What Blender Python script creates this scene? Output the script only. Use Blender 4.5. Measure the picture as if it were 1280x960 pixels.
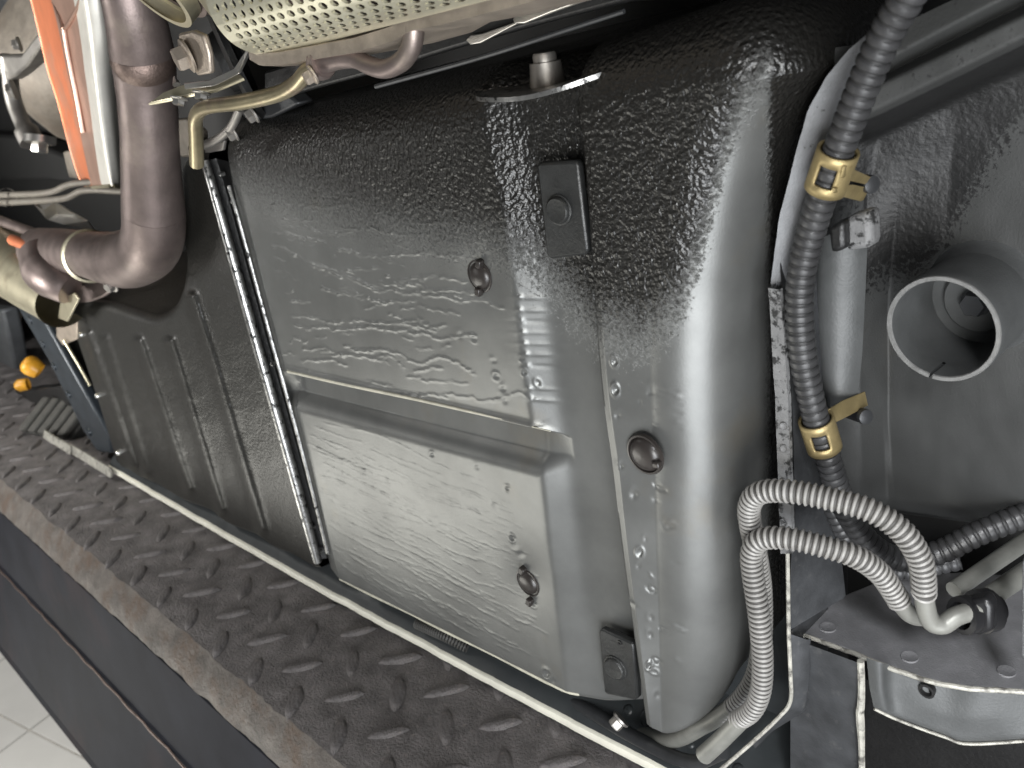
import bpy, bmesh, math, random
import numpy as np
from mathutils import Vector, Matrix, noise as mnoise

random.seed(4); rng = np.random.default_rng(4)
for o in list(bpy.data.objects): bpy.data.objects.remove(o)
scene = bpy.context.scene
COL = scene.collection

# ------------------------------------------------------------------ camera
F = 1137.0                                   # focal length in photo pixels (1280 wide)
d1 = np.array([-1140., -300., F]); d2 = np.array([426., 2689., F]); d3 = np.array([1315., -689., F])
ax = -d1/np.linalg.norm(d1); az = -d2/np.linalg.norm(d2)
ax = ax - az*ax.dot(az); ax /= np.linalg.norm(ax)
ay = np.cross(az, ax)
if ay.dot(d3) < 0: ay = -ay
RM = np.array([ax, ay, az])                  # camera (x right, y down, z forward) -> world
CAM = np.array([0., 0., 1.75])
cam = bpy.data.cameras.new('camera'); camo = bpy.data.objects.new('camera', cam); COL.objects.link(camo)
cx, cy, cz = RM @ np.array([1, 0, 0.]), RM @ np.array([0, -1., 0]), RM @ np.array([0, 0, -1.])
camo.matrix_world = Matrix(((cx[0], cy[0], cz[0], CAM[0]), (cx[1], cy[1], cz[1], CAM[1]), (cx[2], cy[2], cz[2], CAM[2]), (0, 0, 0, 1)))
cam.sensor_width = 36; cam.lens = 36*F/1280; cam.clip_start = .02; cam.clip_end = 60
cam.dof.use_dof = True; cam.dof.focus_distance = .70; cam.dof.aperture_fstop = 11
scene.camera = camo

# ------------------------------------------------------------------ light
w = bpy.data.worlds.new('World'); scene.world = w; w.use_nodes = True
w.node_tree.nodes['Background'].inputs[0].default_value = (.9, .95, 1, 1)
w.node_tree.nodes['Background'].inputs[1].default_value = .05
def area(name, loc, target, sx, sy, power, col):
    l = bpy.data.lights.new(name, 'AREA'); l.shape = 'RECTANGLE'; l.size = sx; l.size_y = sy; l.energy = power; l.color = col
    o = bpy.data.objects.new(name, l); COL.objects.link(o); o.location = loc
    o.rotation_euler = (Vector(target)-Vector(loc)).to_track_quat('-Z', 'Y').to_euler()
    return o
area('low_fill', (-2.1, -.75, .32), (-.75, .45, 1.12), 1.5, .5, 12, (1, .98, .90))  # added unseen low fill, brightens the lower tank face
area('side_work_lamp', (.72, -.70, .98), (-.36, .48, 1.25), 1.1, 1.0, 36, (.93, .96, 1))
area('front_fill', (.45, -.60, 1.50), (-.4, .5, 1.1), .5, .4, 12, (1, .99, .96))  # added unseen fill, lifts runway plate, shelf and tank corner
area('shelf_fill', (.30, -.12, 2.0), (.0, .56, 1.27), .15, .15, 1.5, (.97, .98, 1)).data.spread = math.radians(60)  # added narrow fill out of view, lifts the shelf
area('left_fill', (-2.3, -1.0, 1.66), (-1.9, .5, 1.72), .6, .6, 8, (1, .98, .94)).data.spread = math.radians(70)  # added fill with limited spread, lifts the parts at the left
area('tile_fill', (-3.4, -.6, 3.3), (-2.8, .4, 0), 1.2, .5, 75, (1, .98, .94))  # added unseen fill, brightens the floor tiles
scene.view_settings.view_transform = 'Standard'; scene.view_settings.look = 'None'
scene.view_settings.exposure = 0; scene.view_settings.gamma = 1

# ------------------------------------------------------------------ geometry helpers
def ray(px, py):
    return RM @ np.array([px-640., py-480., F])
def W(px, py, Y):                            # photo direction met at lateral distance Y
    r = ray(px, py); return CAM + r*(Y/r[1])
def WZ(px, py, Z):                           # photo direction met at height Z below the eye
    r = ray(px, py); return CAM + r*(Z/r[2])
def tscale(p):                               # metres per photo pixel at a point
    return float((RM.T @ (np.asarray(p)-CAM))[2])/F
def proj(P):
    c = (np.asarray(P)-CAM) @ RM
    return 640+F*c[..., 0]/c[..., 2], 480+F*c[..., 1]/c[..., 2]
def cr(pts, n):                              # Catmull-Rom through pts, n samples, uniform in arc length
    P = np.array(pts, float)
    if len(P) == 2:
        return P[0]+(P[1]-P[0])*np.linspace(0, 1, n)[:, None]
    Q = np.vstack([2*P[0]-P[1], P, 2*P[-1]-P[-2]]); out = []
    for i in range(1, len(Q)-2):
        a, b, c, d = Q[i-1], Q[i], Q[i+1], Q[i+2]
        for t in np.linspace(0, 1, 24, endpoint=False):
            out.append(.5*((2*b)+(-a+c)*t+(2*a-5*b+4*c-d)*t*t+(-a+3*b-3*c+d)*t**3))
    out.append(P[-1]); out = np.array(out)
    s = np.r_[0, np.cumsum(np.linalg.norm(np.diff(out, axis=0), axis=1))]
    u = np.linspace(0, s[-1], n)
    return np.stack([np.interp(u, s, out[:, k]) for k in range(out.shape[1])], 1)
def pl(pts, n):                              # straight polyline resampled
    P = np.array(pts, float); s = np.r_[0, np.cumsum(np.linalg.norm(np.diff(P, axis=0), axis=1))]
    u = np.linspace(0, s[-1], n)
    return np.stack([np.interp(u, s, P[:, k]) for k in range(P.shape[1])], 1)
def path(pts, n):                            # [(px, py, Y)] -> smooth world path
    return cr([W(*p) for p in pts], n)

OFF = {}
class MB:
    def __init__(s): s.v = []; s.f = []; s.m = []; s.n = 0
    def add(s, V, Fc, mi=0):
        b = s.n; s.v.extend([tuple(map(float, p)) for p in V]); s.n = len(s.v)
        for i, f in enumerate(Fc):
            s.f.append(tuple(b+k for k in f)); s.m.append(mi if np.isscalar(mi) else mi[i])
    def grid(s, G, mi=0, wrap=False):
        R, C = G.shape[:2]; Fc = []
        for i in range(R-1):
            for j in range(C if wrap else C-1):
                k = (j+1) % C
                Fc.append((i*C+j, i*C+k, (i+1)*C+k, (i+1)*C+j))
        s.add(G.reshape(-1, 3), Fc, mi)
    def tube(s, P, r, seg=14, caps=True, mi=0, rowmi=None, squash=None):
        P = np.asarray(P, float); n = len(P); r = np.broadcast_to(r, n)
        T = np.gradient(P, axis=0); T /= np.linalg.norm(T, axis=1)[:, None]
        a = np.array([0, 0, 1.]) if abs(T[0][2]) < .9 else np.array([1., 0, 0])
        N = np.cross(T[0], a); N /= np.linalg.norm(N); V = []
        for i in range(n):
            N = N-T[i]*N.dot(T[i]); N /= np.linalg.norm(N); B = np.cross(T[i], N)
            for k in range(seg):
                th = 2*math.pi*k/seg
                V.append(P[i]+r[i]*(math.cos(th)*N+math.sin(th)*B))
        Fc = []; ms = []
        for i in range(n-1):
            for k in range(seg):
                q = (k+1) % seg
                Fc.append((i*seg+k, i*seg+q, (i+1)*seg+q, (i+1)*seg+k)); ms.append(rowmi[i] if rowmi is not None else mi)
        if caps:
            Fc.append(tuple(range(seg))[::-1]); Fc.append(tuple((n-1)*seg+k for k in range(seg))); ms += [mi, mi]
        s.add(V, Fc, ms)
    def lathe(s, O, axis, prof, seg=32, mi=0, skip=None, cap0=False, cap1=False, ph=0.):
        O = np.asarray(O, float); A = np.asarray(axis, float); A /= np.linalg.norm(A)
        a = np.array([0, 0, 1.]) if abs(A[2]) < .9 else np.array([1., 0, 0])
        N = np.cross(A, a); N /= np.linalg.norm(N); B = np.cross(A, N); V = []
        for r, h in prof:
            for k in range(seg):
                th = 2*math.pi*k/seg+ph; V.append(O+A*h+r*(math.cos(th)*N+math.sin(th)*B))
        Fc = []
        for i in range(len(prof)-1):
            for k in range(seg):
                if skip and skip(i, k): continue
                q = (k+1) % seg
                Fc.append((i*seg+k, i*seg+q, (i+1)*seg+q, (i+1)*seg+k))
        if cap0: Fc.append(tuple(range(seg))[::-1])
        if cap1: Fc.append(tuple((len(prof)-1)*seg+k for k in range(seg)))
        s.add(V, Fc, mi)
    def prism(s, P, ext, mi=0):              # polygon of world points pushed along ext
        P = np.asarray(P, float); n = len(P); Q = P+np.asarray(ext, float)
        Fc = [tuple(range(n)), tuple(range(2*n-1, n-1, -1))]
        Fc += [(k, n+k, n+(k+1) % n, (k+1) % n) for k in range(n)]
        s.add(np.vstack([P, Q]), Fc, mi)
    def box(s, c, x, y, z, mi=0):
        c, x, y, z = [np.asarray(q, float) for q in (c, x, y, z)]
        s.prism([c-x-y-z, c+x-y-z, c+x+y-z, c-x+y-z], 2*z, mi)
    def build(s, name, mats, parent=None, smooth=True, bevel=0, angle=40, attrs=None, kind=None):
        off = OFF.get(parent.name, np.zeros(3)) if parent else np.zeros(3)
        V = np.array(s.v)-off
        me = bpy.data.meshes.new(name); me.from_pydata(V.tolist(), [], s.f)
        for m in (mats if isinstance(mats, (list, tuple)) else [mats]): me.materials.append(m)
        me.polygons.foreach_set('material_index', np.array(s.m, dtype=np.int32))
        bm = bmesh.new(); bm.from_mesh(me); bmesh.ops.recalc_face_normals(bm, faces=bm.faces); bm.to_mesh(me); bm.free()
        if attrs:
            for k, a in attrs.items():
                at = me.attributes.new(k, 'FLOAT', 'POINT'); at.data.foreach_set('value', np.asarray(a, dtype=np.float32))
        if smooth:
            me.polygons.foreach_set('use_smooth', np.ones(len(me.polygons), bool))
            me.set_sharp_from_angle(angle=math.radians(angle))
        o = bpy.data.objects.new(name, me); COL.objects.link(o)
        if parent: o.parent = parent; OFF[o.name] = off
        else: OFF[o.name] = off
        if bevel:
            b = o.modifiers.new('bevel', 'BEVEL'); b.width = bevel; b.segments = 2; b.limit_method = 'ANGLE'; b.angle_limit = math.radians(35)
        if kind: o['kind'] = kind
        return o
def thing(name, label, cat, loc, group=None):
    o = bpy.data.objects.new(name, None); COL.objects.link(o); o.location = loc; o.empty_display_size = .02
    OFF[o.name] = np.array(loc, float); o['label'] = label; o['category'] = cat
    if group: o['group'] = group
    return o
def tag(o, label, cat, group=None):
    o['label'] = label; o['category'] = cat
    if group: o['group'] = group
    return o
def plate(pts, Y, th, mb=None):              # photo outline at distance Y, thickness th away from the eye
    mb = mb or MB(); P = [W(p[0], p[1], p[2] if len(p) > 2 else Y) for p in pts]
    mb.prism(P, (0, th, 0)); return mb
def tubepx(pts, rpx, n=40, seg=14, mb=None, caps=True, mi=0):
    mb = mb or MB(); P = path(pts, n)
    if not np.isscalar(rpx): rr = np.interp(np.linspace(0, 1, n), np.linspace(0, 1, len(rpx)), rpx)
    else: rr = np.full(n, rpx)
    mb.tube(P, [r*tscale(p) for r, p in zip(rr, P)], seg, caps, mi); return mb
def hexbolt(mb, O, axis, r, h, mi=0, flange=True):
    if flange: mb.lathe(O, axis, [(0.01*r, 0), (r*1.35, 0), (r*1.35, h*.18), (r*1.05, h*.3), (0.01*r, h*.3)], 24, mi)
    mb.lathe(O, axis, [(0.01*r, h*.2), (r, h*.2), (r, h*.88), (r*.88, h), (.01*r, h)], 6, mi)

# ------------------------------------------------------------------ materials
def mat(name, col, rough=.5, metal=0., var=0., vscale=30., bump=0., bscale=120., bdet=4., col2=None, c2lo=.5, c2hi=.6, c2scale=20.,
        rough2=None, metal2=None, rvar=0., stretch=None, spec=.5, bdist=.001, bump2=0., b2scale=900.):
    m = bpy.data.materials.new(name); m.use_nodes = True; nt = m.node_tree; N = nt.nodes; L = nt.links
    bs = N['Principled BSDF']; tc = N.new('ShaderNodeTexCoord'); co = tc.outputs['Object']
    if stretch:
        mp = N.new('ShaderNodeMapping'); mp.inputs['Scale'].default_value = stretch; L.new(co, mp.inputs[0]); co = mp.outputs[0]
    bs.inputs['Roughness'].default_value = rough; bs.inputs['Metallic'].default_value = metal
    bs.inputs['Specular IOR Level'].default_value = spec
    def noise(sc, det=4., ro=.6):
        n = N.new('ShaderNodeTexNoise'); n.inputs['Scale'].default_value = sc; n.inputs['Detail'].default_value = det; n.inputs['Roughness'].default_value = ro
        L.new(co, n.inputs['Vector']); return n.outputs['Fac']
    c = N.new('ShaderNodeMix'); c.data_type = 'RGBA'
    k = 1-var; q = 1+var
    c.inputs[6].default_value = (col[0]*k, col[1]*k, col[2]*k, 1); c.inputs[7].default_value = (min(1, col[0]*q), min(1, col[1]*q), min(1, col[2]*q), 1)
    rm = N.new('ShaderNodeMapRange'); rm.inputs[1].default_value = .3; rm.inputs[2].default_value = .7
    L.new(noise(vscale, 6), rm.inputs[0]); L.new(rm.outputs[0], c.inputs[0]); out = c.outputs[2]
    if col2 is not None:
        rr = N.new('ShaderNodeMapRange'); rr.inputs[1].default_value = c2lo; rr.inputs[2].default_value = c2hi
        L.new(noise(c2scale, 8, .65), rr.inputs[0])
        c2 = N.new('ShaderNodeMix'); c2.data_type = 'RGBA'; c2.inputs[7].default_value = (*col2, 1)
        L.new(rr.outputs[0], c2.inputs[0]); L.new(out, c2.inputs[6]); out = c2.outputs[2]
        for sock, b0, b1 in (('Roughness', rough, rough2), ('Metallic', metal, metal2)):
            if b1 is not None:
                mm = N.new('ShaderNodeMapRange'); mm.inputs[3].default_value = b0; mm.inputs[4].default_value = b1
                L.new(rr.outputs[0], mm.inputs[0]); L.new(mm.outputs[0], bs.inputs[sock])
    L.new(out, bs.inputs['Base Color'])
    if rvar and rough2 is None:
        mm = N.new('ShaderNodeMapRange'); mm.inputs[1].default_value = .3; mm.inputs[2].default_value = .7
        mm.inputs[3].default_value = rough-rvar; mm.inputs[4].default_value = rough+rvar
        L.new(noise(vscale*1.7, 5), mm.inputs[0]); L.new(mm.outputs[0], bs.inputs['Roughness'])
    if bump:
        b = N.new('ShaderNodeBump'); b.inputs['Strength'].default_value = bump; b.inputs['Distance'].default_value = bdist
        L.new(noise(bscale, bdet), b.inputs['Height'])
        if bump2:
            b2 = N.new('ShaderNodeBump'); b2.inputs['Strength'].default_value = bump2; b2.inputs['Distance'].default_value = bdist*.4
            L.new(noise(b2scale, 3), b2.inputs['Height']); L.new(b.outputs[0], b2.inputs['Normal']); b = b2
        L.new(b.outputs[0], bs.inputs['Normal'])
    return m

def coat_mat(name, base, base_rough, base_metal, coat, coat_rough, peel_scale, peel, base_bump=.15, edge=.22, spk=260., spec=.5):
    """bare/grey surface under a black stone-chip coat; the point attribute 'coat' says where the coat lies"""
    m = bpy.data.materials.new(name); m.use_nodes = True; nt = m.node_tree; N = nt.nodes; L = nt.links
    bs = N['Principled BSDF']; tc = N.new('ShaderNodeTexCoord'); co = tc.outputs['Object']
    def noise(sc, det=4., ro=.6):
        n = N.new('ShaderNodeTexNoise'); n.inputs['Scale'].default_value = sc; n.inputs['Detail'].default_value = det; n.inputs['Roughness'].default_value = ro
        L.new(co, n.inputs['Vector']); return n.outputs['Fac']
    def math_(op, a, b):
        n = N.new('ShaderNodeMath'); n.operation = op
        for i, x in enumerate((a, b)):
            if hasattr(x, 'node'): L.new(x, n.inputs[i])
            else: n.inputs[i].default_value = x
        return n.outputs[0]
    at = N.new('ShaderNodeAttribute'); at.attribute_name = 'coat'
    s = math_('ADD', at.outputs['Fac'], math_('MULTIPLY', math_('SUBTRACT', noise(spk, 6, .7), .5), 1.5))
    r = N.new('ShaderNodeMapRange'); r.interpolation_type = 'SMOOTHSTEP'; r.inputs[1].default_value = .5-edge; r.inputs[2].default_value = .5+edge
    L.new(s, r.inputs[0]); fac = r.outputs[0]
    def mixc(a, b, f):
        c = N.new('ShaderNodeMix'); c.data_type = 'RGBA'
        for i, x in ((6, a), (7, b)):
            if hasattr(x, 'node'): L.new(x, c.inputs[i])
            else: c.inputs[i].default_value = (*x, 1)
        L.new(f, c.inputs[0]); return c.outputs[2]
    v = N.new('ShaderNodeMapRange'); v.inputs[1].default_value = .3; v.inputs[2].default_value = .7; L.new(noise(14, 7), v.inputs[0])
    bc = mixc([x*.78 for x in base], [min(1, x*1.15) for x in base], v.outputs[0])
    st = N.new('ShaderNodeMapRange'); st.inputs[1].default_value = .6; st.inputs[2].default_value = .75; st.inputs[4].default_value = .5; L.new(noise(9, 6), st.inputs[0])
    bc = mixc(bc, (base[0]*1.0, base[1]*.86, base[2]*.66), st.outputs[0])
    L.new(mixc(bc, coat, fac), bs.inputs['Base Color'])
    for sock, a, b in (('Roughness', base_rough, coat_rough), ('Metallic', base_metal, 0.)):
        mm = N.new('ShaderNodeMapRange'); mm.inputs[3].default_value = a; mm.inputs[4].default_value = b
        L.new(fac, mm.inputs[0]); L.new(mm.outputs[0], bs.inputs[sock])
    bs.inputs['Specular IOR Level'].default_value = spec
    h1 = noise(peel_scale, 1.2, .4); vo = N.new('ShaderNodeTexVoronoi'); vo.feature = 'SMOOTH_F1'; vo.inputs['Scale'].default_value = peel_scale*.8; L.new(co, vo.inputs['Vector'])
    hh = math_('ADD', h1, math_('MULTIPLY', vo.outputs['Distance'], -.6))
    hc = math_('MULTIPLY', hh, math_('MULTIPLY', fac, peel))
    hb = math_('MULTIPLY', noise(700, 3), base_bump*.12)
    b = N.new('ShaderNodeBump'); b.inputs['Strength'].default_value = 1; b.inputs['Distance'].default_value = .0035
    L.new(math_('ADD', hc, hb), b.inputs['Height']); L.new(b.outputs[0], bs.inputs['Normal'])
    return m

M_tank = coat_mat('tank_steel', (.155, .158, .153), .37, .56, (.010, .0095, .0085), .33, 330, .42, spk=380, edge=.34)
M_tankside = coat_mat('tank_side_coat', (.028, .027, .024), .40, .2, (.016, .0155, .0135), .38, 330, .13, edge=.4, spk=60)
M_pan = coat_mat('pan_coat', (.038, .039, .038), .6, .1, (.008, .008, .008), .52, 300, .12, edge=.06, spk=330, base_bump=.6)
M_black = mat('black_coat', (.012, .012, .012), .45, 0, .2, 40, .4, 200, bdist=.002)
M_void = mat('black_underseal', (.006, .006, .006), .7, 0, .2, 30, .3, 150)
M_darkmetal = mat('dark_painted_steel', (.05, .052, .055), .42, .4, .25, 40, .15, 400)
M_mplate = mat('black_coated_plate', (.022, .023, .023), .36, .1, .3, 60, .3, 350)
M_plug = mat('plug_rubber', (.028, .024, .022), .33, 0, .3, 60, .1, 300)
M_bolt = mat('coated_bolt', (.045, .046, .045), .42, .5, .3, 150, .4, 500)
M_seam = mat('seam_sheen', (.42, .42, .41), .3, .9, .3, 90, .3, 350, col2=(.02, .02, .02), c2lo=.55, c2hi=.62, c2scale=160)
M_pale = mat('pale_rubbed_edge', (.36, .35, .31), .55, .1, .3, 80, .4, 300, col2=(.10, .095, .085), c2lo=.5, c2hi=.64, c2scale=90)
M_lip = mat('painted_edge_highlight', (.52, .50, .41), .45, .1, .2, 60, .2, 300)  # pale colour paints a highlight along the tank's rounded edges
M_sillwhite = mat('cream_paint', (.90, .88, .76), .42, 0, .1, 30, .2, 300, col2=(.32, .27, .18), c2lo=.66, c2hi=.72, c2scale=60)
M_rail = mat('black_rail_paint', (.032, .036, .038), .36, 0, .2, 30, .15, 300)
M_plate = mat('worn_tread_steel', (.18, .168, .168), .55, .25, .4, 30, .9, 300, col2=(.27, .235, .22), c2lo=.58, c2hi=.75, c2scale=120, bdist=.003, bump2=.6, b2scale=1100, rvar=.1)
M_edge = mat('flame_cut_edge', (.135, .12, .108), .55, .3, .4, 40, .7, 220, col2=(.115, .082, .062), c2lo=.5, c2hi=.66, c2scale=22, bdist=.003, bump2=.5)
M_beam = mat('navy_beam_paint', (.019, .020, .026), .7, 0, .25, 10, .1, 200, spec=.06, col2=(.045, .030, .032), c2lo=.5, c2hi=.75, c2scale=3)
M_tile = mat('pale_floor_tile', (.70, .69, .66), .3, 0, .06, 5, .1, 60)
M_grout = mat('pale_grout', (.60, .58, .54), .7, 0, .1, 30)
M_exh = mat('exhaust_brown', (.235, .19, .178), .46, .8, .22, 22, .25, 300, col2=(.34, .29, .25), c2lo=.55, c2hi=.75, c2scale=14, rvar=.06)
M_exhw = mat('exhaust_weld', (.20, .15, .13), .45, .8, .3, 80, .6, 400)
M_cream = mat('straw_tinted_steel', (.66, .61, .45), .36, .85, .15, 20, .2, 250, col2=(.40, .33, .22), c2lo=.58, c2hi=.75, c2scale=16)
M_perf = mat('perforated_steel', (.74, .71, .56), .38, .8, .12, 18, .12, 250)
M_tan = mat('tan_flange_steel', (.42, .36, .30), .45, .7, .25, 50, .4, 300)
M_orange = mat('painted_orange_sheen', (.70, .23, .11), .48, .5, .15, 14, .2, 120, col2=(.48, .28, .20), c2lo=.5, c2hi=.7, c2scale=9)  # orange reflection put into the base colour
M_pink = mat('painted_pink_sheen', (.58, .38, .30), .38, .75, .15, 16, .15, 160)  # paler part of the same painted reflection
M_silver = mat('aluminised_steel', (.72, .70, .66), .28, .95, .12, 30, .12, 200)
M_ridge = mat('aluminised_ridge', (.74, .72, .66), .5, .55, .1, 30, .12, 200)
M_mid = mat('grey_web_paint', (.045, .047, .05), .5, .2, .3, 50, .3, 400, col2=(.09, .09, .09), c2lo=.6, c2hi=.75, c2scale=60)
M_silverdull = mat('dull_aluminium', (.30, .285, .265), .46, .8, .2, 30, .4, 120)
M_cast = mat('cast_alloy', (.20, .175, .145), .6, .35, .25, 40, .5, 150, col2=(.17, .14, .11), c2lo=.5, c2hi=.7, c2scale=14)
M_olive = mat('passivated_tube', (.46, .40, .26), .34, .85, .25, 30, .15, 200, col2=(.30, .20, .18), c2lo=.52, c2hi=.68, c2scale=14)
M_line = mat('brake_line_coat', (.24, .22, .19), .45, .3, .15, 60)
M_amber = mat('amber_plastic', (.75, .36, .03), .35, 0, .2, 40)
M_tyre = mat('tyre_rubber', (.045, .044, .042), .75, 0, .2, 60, .3, 200)
M_greyrub = mat('grey_rubber', (.07, .068, .062), .7, 0, .2, 60, .3, 200)
M_greyarm = mat('grey_arm_paint', (.17, .18, .19), .42, .3, .2, 30, .3, 150)
M_arm = mat('blue_black_arm_paint', (.038, .046, .055), .36, .3, .2, 30, .3, 120)
M_flange = mat('grey_overspray', (.22, .225, .235), .6, .15, .15, 60, .5, 600, col2=(.05, .05, .05), c2lo=.64, c2hi=.68, c2scale=130)
M_flange2 = mat('grey_overspray_specked', (.17, .17, .17), .6, .15, .2, 60, .5, 600, col2=(.02, .02, .02), c2lo=.52, c2hi=.6, c2scale=170)
M_shelf = mat('grey_dust_shelf', (.19, .19, .198), .6, .1, .2, 40, .4, 700, col2=(.27, .27, .27), c2lo=.6, c2hi=.8, c2scale=120)
M_cup = mat('grey_cup_paint', (.075, .078, .078), .5, .2, .15, 40, .25, 500)
M_cuprim = mat('rubbed_rim_steel', (.20, .20, .195), .5, .4, .2, 120, .3, 500)
M_brass = mat('yellow_zinc_clip', (.38, .30, .15), .52, .75, .2, 70, .3, 300, col2=(.24, .17, .07), c2lo=.62, c2hi=.72, c2scale=90)
M_loom = mat('black_conduit', (.034, .034, .035), .4, 0, .25, 60, .1, 300)
M_loomg = mat('black_conduit_groove', (.012, .012, .012), .5, 0, .2, 60)
M_hose = mat('grey_conduit', (.25, .243, .23), .45, .1, .15, 60)
M_hoseg = mat('grey_conduit_groove', (.055, .052, .048), .6, 0, .2, 60)
M_pipe = mat('grey_coated_pipe', (.22, .22, .20), .42, .3, .15, 60, .15, 400)
M_blackpl = mat('black_plastic', (.012, .012, .013), .35, 0, .2, 60)
M_dot = mat('bare_screw_tip', (.85, .85, .82), .25, .9)

# ================================================================== SETTING
D = .45
fl = MB(); fl.box((-2, 0, -.02), (9, 0, 0), (0, 9, 0), (0, 0, .012))
floor = fl.build('floor', M_grout, smooth=False); floor['kind'] = 'structure'
tm = MB(); TS = .42
tm.box((0, 0, -.004), (TS/2-.003, 0, 0), (0, TS/2-.003, 0), (0, 0, .004))
t0 = None
ang = math.radians(14)
for i in range(16):
    for j in range(14):
        if t0 is None:
            t0 = tm.build('tile', M_tile, floor, smooth=False, bevel=.002); o = t0
        else:
            o = t0.copy(); COL.objects.link(o); o.parent = floor
        x, y = (i-8)*TS, (j-9)*TS; o.rotation_euler = (0, 0, ang)
        o.location = (-2.4+x*math.cos(ang)-y*math.sin(ang), .1+x*math.sin(ang)+y*math.cos(ang), random.uniform(-.0005, .0005))

# dark underside of the car body behind everything
ub = MB()
xs = np.linspace(-6, 1.2, 60); zs = np.linspace(-.9, .7, 20)
G = np.array([[(x, .80+.03*math.sin(x*5)+.02*math.sin(z*9), CAM[2]+z) for x in xs] for z in zs])
ub.grid(G)
body = ub.build('car_underbody', M_void)
tag(body, 'black undersealed car body in deep shadow behind the tank and pipes', 'car body')
ubt = MB()
G = np.array([[(x, y, CAM[2]+.42+.02*math.sin(x*4)) for x in xs] for y in np.linspace(-.1, .82, 8)])
ubt.grid(G); o = ubt.build('tunnel_panel', M_void, body)

# ================================================================== LIFT RUNWAY
lift = thing('lift_runway', 'rusty checker plate lift runway with navy side beam under the white sill', 'car lift', (-1.2, .6, CAM[2]-.70))
PZ = -.70
def fbm(x, y, s, seed=0.): return mnoise.fractal(Vector((x*s, y*s, seed)), .7, 2.0, 4)
xs = np.linspace(-5, .6, 560)
ys = np.r_[np.linspace(.305, .56, 40), np.linspace(.6, .95, 6)]
edge = np.array([.004*fbm(x, 0, 9, 3)+.0022*fbm(x, 0, 60, 5) for x in xs])
G = np.zeros((len(ys), len(xs), 3))
for j, y in enumerate(ys):
    k = max(0, 1-(y-.305)/.04)
    for i, x in enumerate(xs):
        G[j, i] = (x, y+edge[i]*k, CAM[2]+PZ+.0012*fbm(x, y, 14)+.0009*fbm(x, y, 55, 2))
mb = MB(); mb.grid(G); mb.build('tread_plate', M_plate, lift, angle=60)
mb = MB(); rows = []
for j, q in enumerate(np.linspace(0, 1, 9)):
    r = []
    for i, x in enumerate(xs):
        bulge = .003*math.sin(q*math.pi)+.0018*fbm(x, q*.05, 26, 9)*(1 if 0 < j else 0)
        low = .003*fbm(x, 0, 5, 21)
        r.append((x, .305+edge[i]*(1-q)-.028*q-bulge, CAM[2]+PZ-(.044+low)*q + (.0012*fbm(x, .305, 14)+.0009*fbm(x, .305, 55, 2))*(1-q)))
    rows.append(r)
mb.grid(np.array(rows)); mb.build('plate_edge', M_edge, lift, angle=60)
mb = MB(); prof = [(.2905, -.742), (.276, -.746), (.256, -.895), (.2535, -.899), (.252, -.903), (.251, -.91), (.205, -1.09), (.199, -1.10), (.26, -1.14), (.9, -1.14)]
mb.grid(np.array([[(x, y, CAM[2]+z) for x in (-5, -3, -2, -1.5, -1, -.5, 0, .6)] for y, z in prof])); mb.build('side_beam', M_beam, lift, angle=12)
wl = MB(); wl.tube([(x, .2505+.001*math.sin(x*70), CAM[2]-.9005) for x in np.linspace(-5, .6, 200)], .0016, 6)
wl.build('weld_bead', M_exhw, lift)
# lens-shaped treads, each a piece of its own
tb = MB(); nl, nw = 10, 6; TL, TWd, TH = .052, .0170, .0052
G = np.zeros((nw+1, nl+1, 3))
for a in range(nw+1):
    for b in range(nl+1):
        u = -1+2*b/nl; v = -1+2*a/nw; wv = TWd/2*(1-u*u)**.8
        G[a, b] = (u*TL/2, v*wv, TH*(max(0., 1-v**4))*(1-abs(u)**5)-.0012)
tb.grid(G)
tr0 = None; cnt = 0
for k in range(-2, 4):
    for i in range(-26, 14):
        y = .446-.0405*k; x = -.965+.088*i+(0 if k % 2 == 0 else -.043)
        if x < -3.1 or x > .35 or y < .318 or cnt >= 290: continue
        a = math.radians(52 if k % 2 == 0 else 136)
        if tr0 is None: tr0 = tb.build('tread', M_plate, None, angle=60); tr0.parent = lift; o = tr0
        else:
            o = tr0.copy(); COL.objects.link(o); o.parent = lift
        cnt += 1
        o.location = Vector((x+random.uniform(-.002, .002), y+random.uniform(-.002, .002), CAM[2]+PZ))-Vector(OFF[lift.name])
        o.rotation_euler = (0, 0, a+random.uniform(-.06, .06)); s = random.uniform(.98, 1.16); o.scale = (s, s, s)

# ================================================================== SILL
sill = thing('car_sill', 'long cream pinch weld of the car sill with black dimpled inner rail above it', 'car sill', W(400, 740, .457))
lip = [(136, 588), (250, 655), (400, 741), (600, 850), (790, 952), (960, 1040)]
def lipw(p): return WZ(p[0], p[1], -.69)
LP = pl([lipw(p) for p in lip], 220)
wob = np.array([[0, .0008*fbm(p[0], 0, 16, 4), .0007*fbm(p[0], 0, 30, 8)] for p in LP])
LP = LP+wob
mb = MB()
mb.grid(np.array([LP+(0, .006, 0), LP+(0, 0, 0), LP+(0, -.001, .002), LP+(0, 0.0006, .0088), LP+(0, .003, .0098), LP+(0, .009, .0098)]))
mb.build('pinch_weld', M_sillwhite, sill)
mb = MB()
mb.grid(np.array([LP+(0, .004, .0105), LP+(0, .008, .014), LP+(0, .014, .0205), LP+(0, .045, .040), LP+(0, .075, .058), LP+(0, .08, .10), LP+(0, .2, .3)]))
mb.build('inner_rail', M_rail, sill)
dm = MB()
for i in range(20, 216, 4):
    if rng.random() < .3: continue
    q = rng.uniform(.25, .75); p = LP[i]+np.array([0, .014+.031*q, .0205+.0195*q]); r = rng.choice([.0035, .005, .0065])
    dm.lathe(p, (0, -.55, .83), [(r*1.2, -.0006), (r, .0009), (r*.6, .0019), (r*.1, .0021)], 14)
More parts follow.
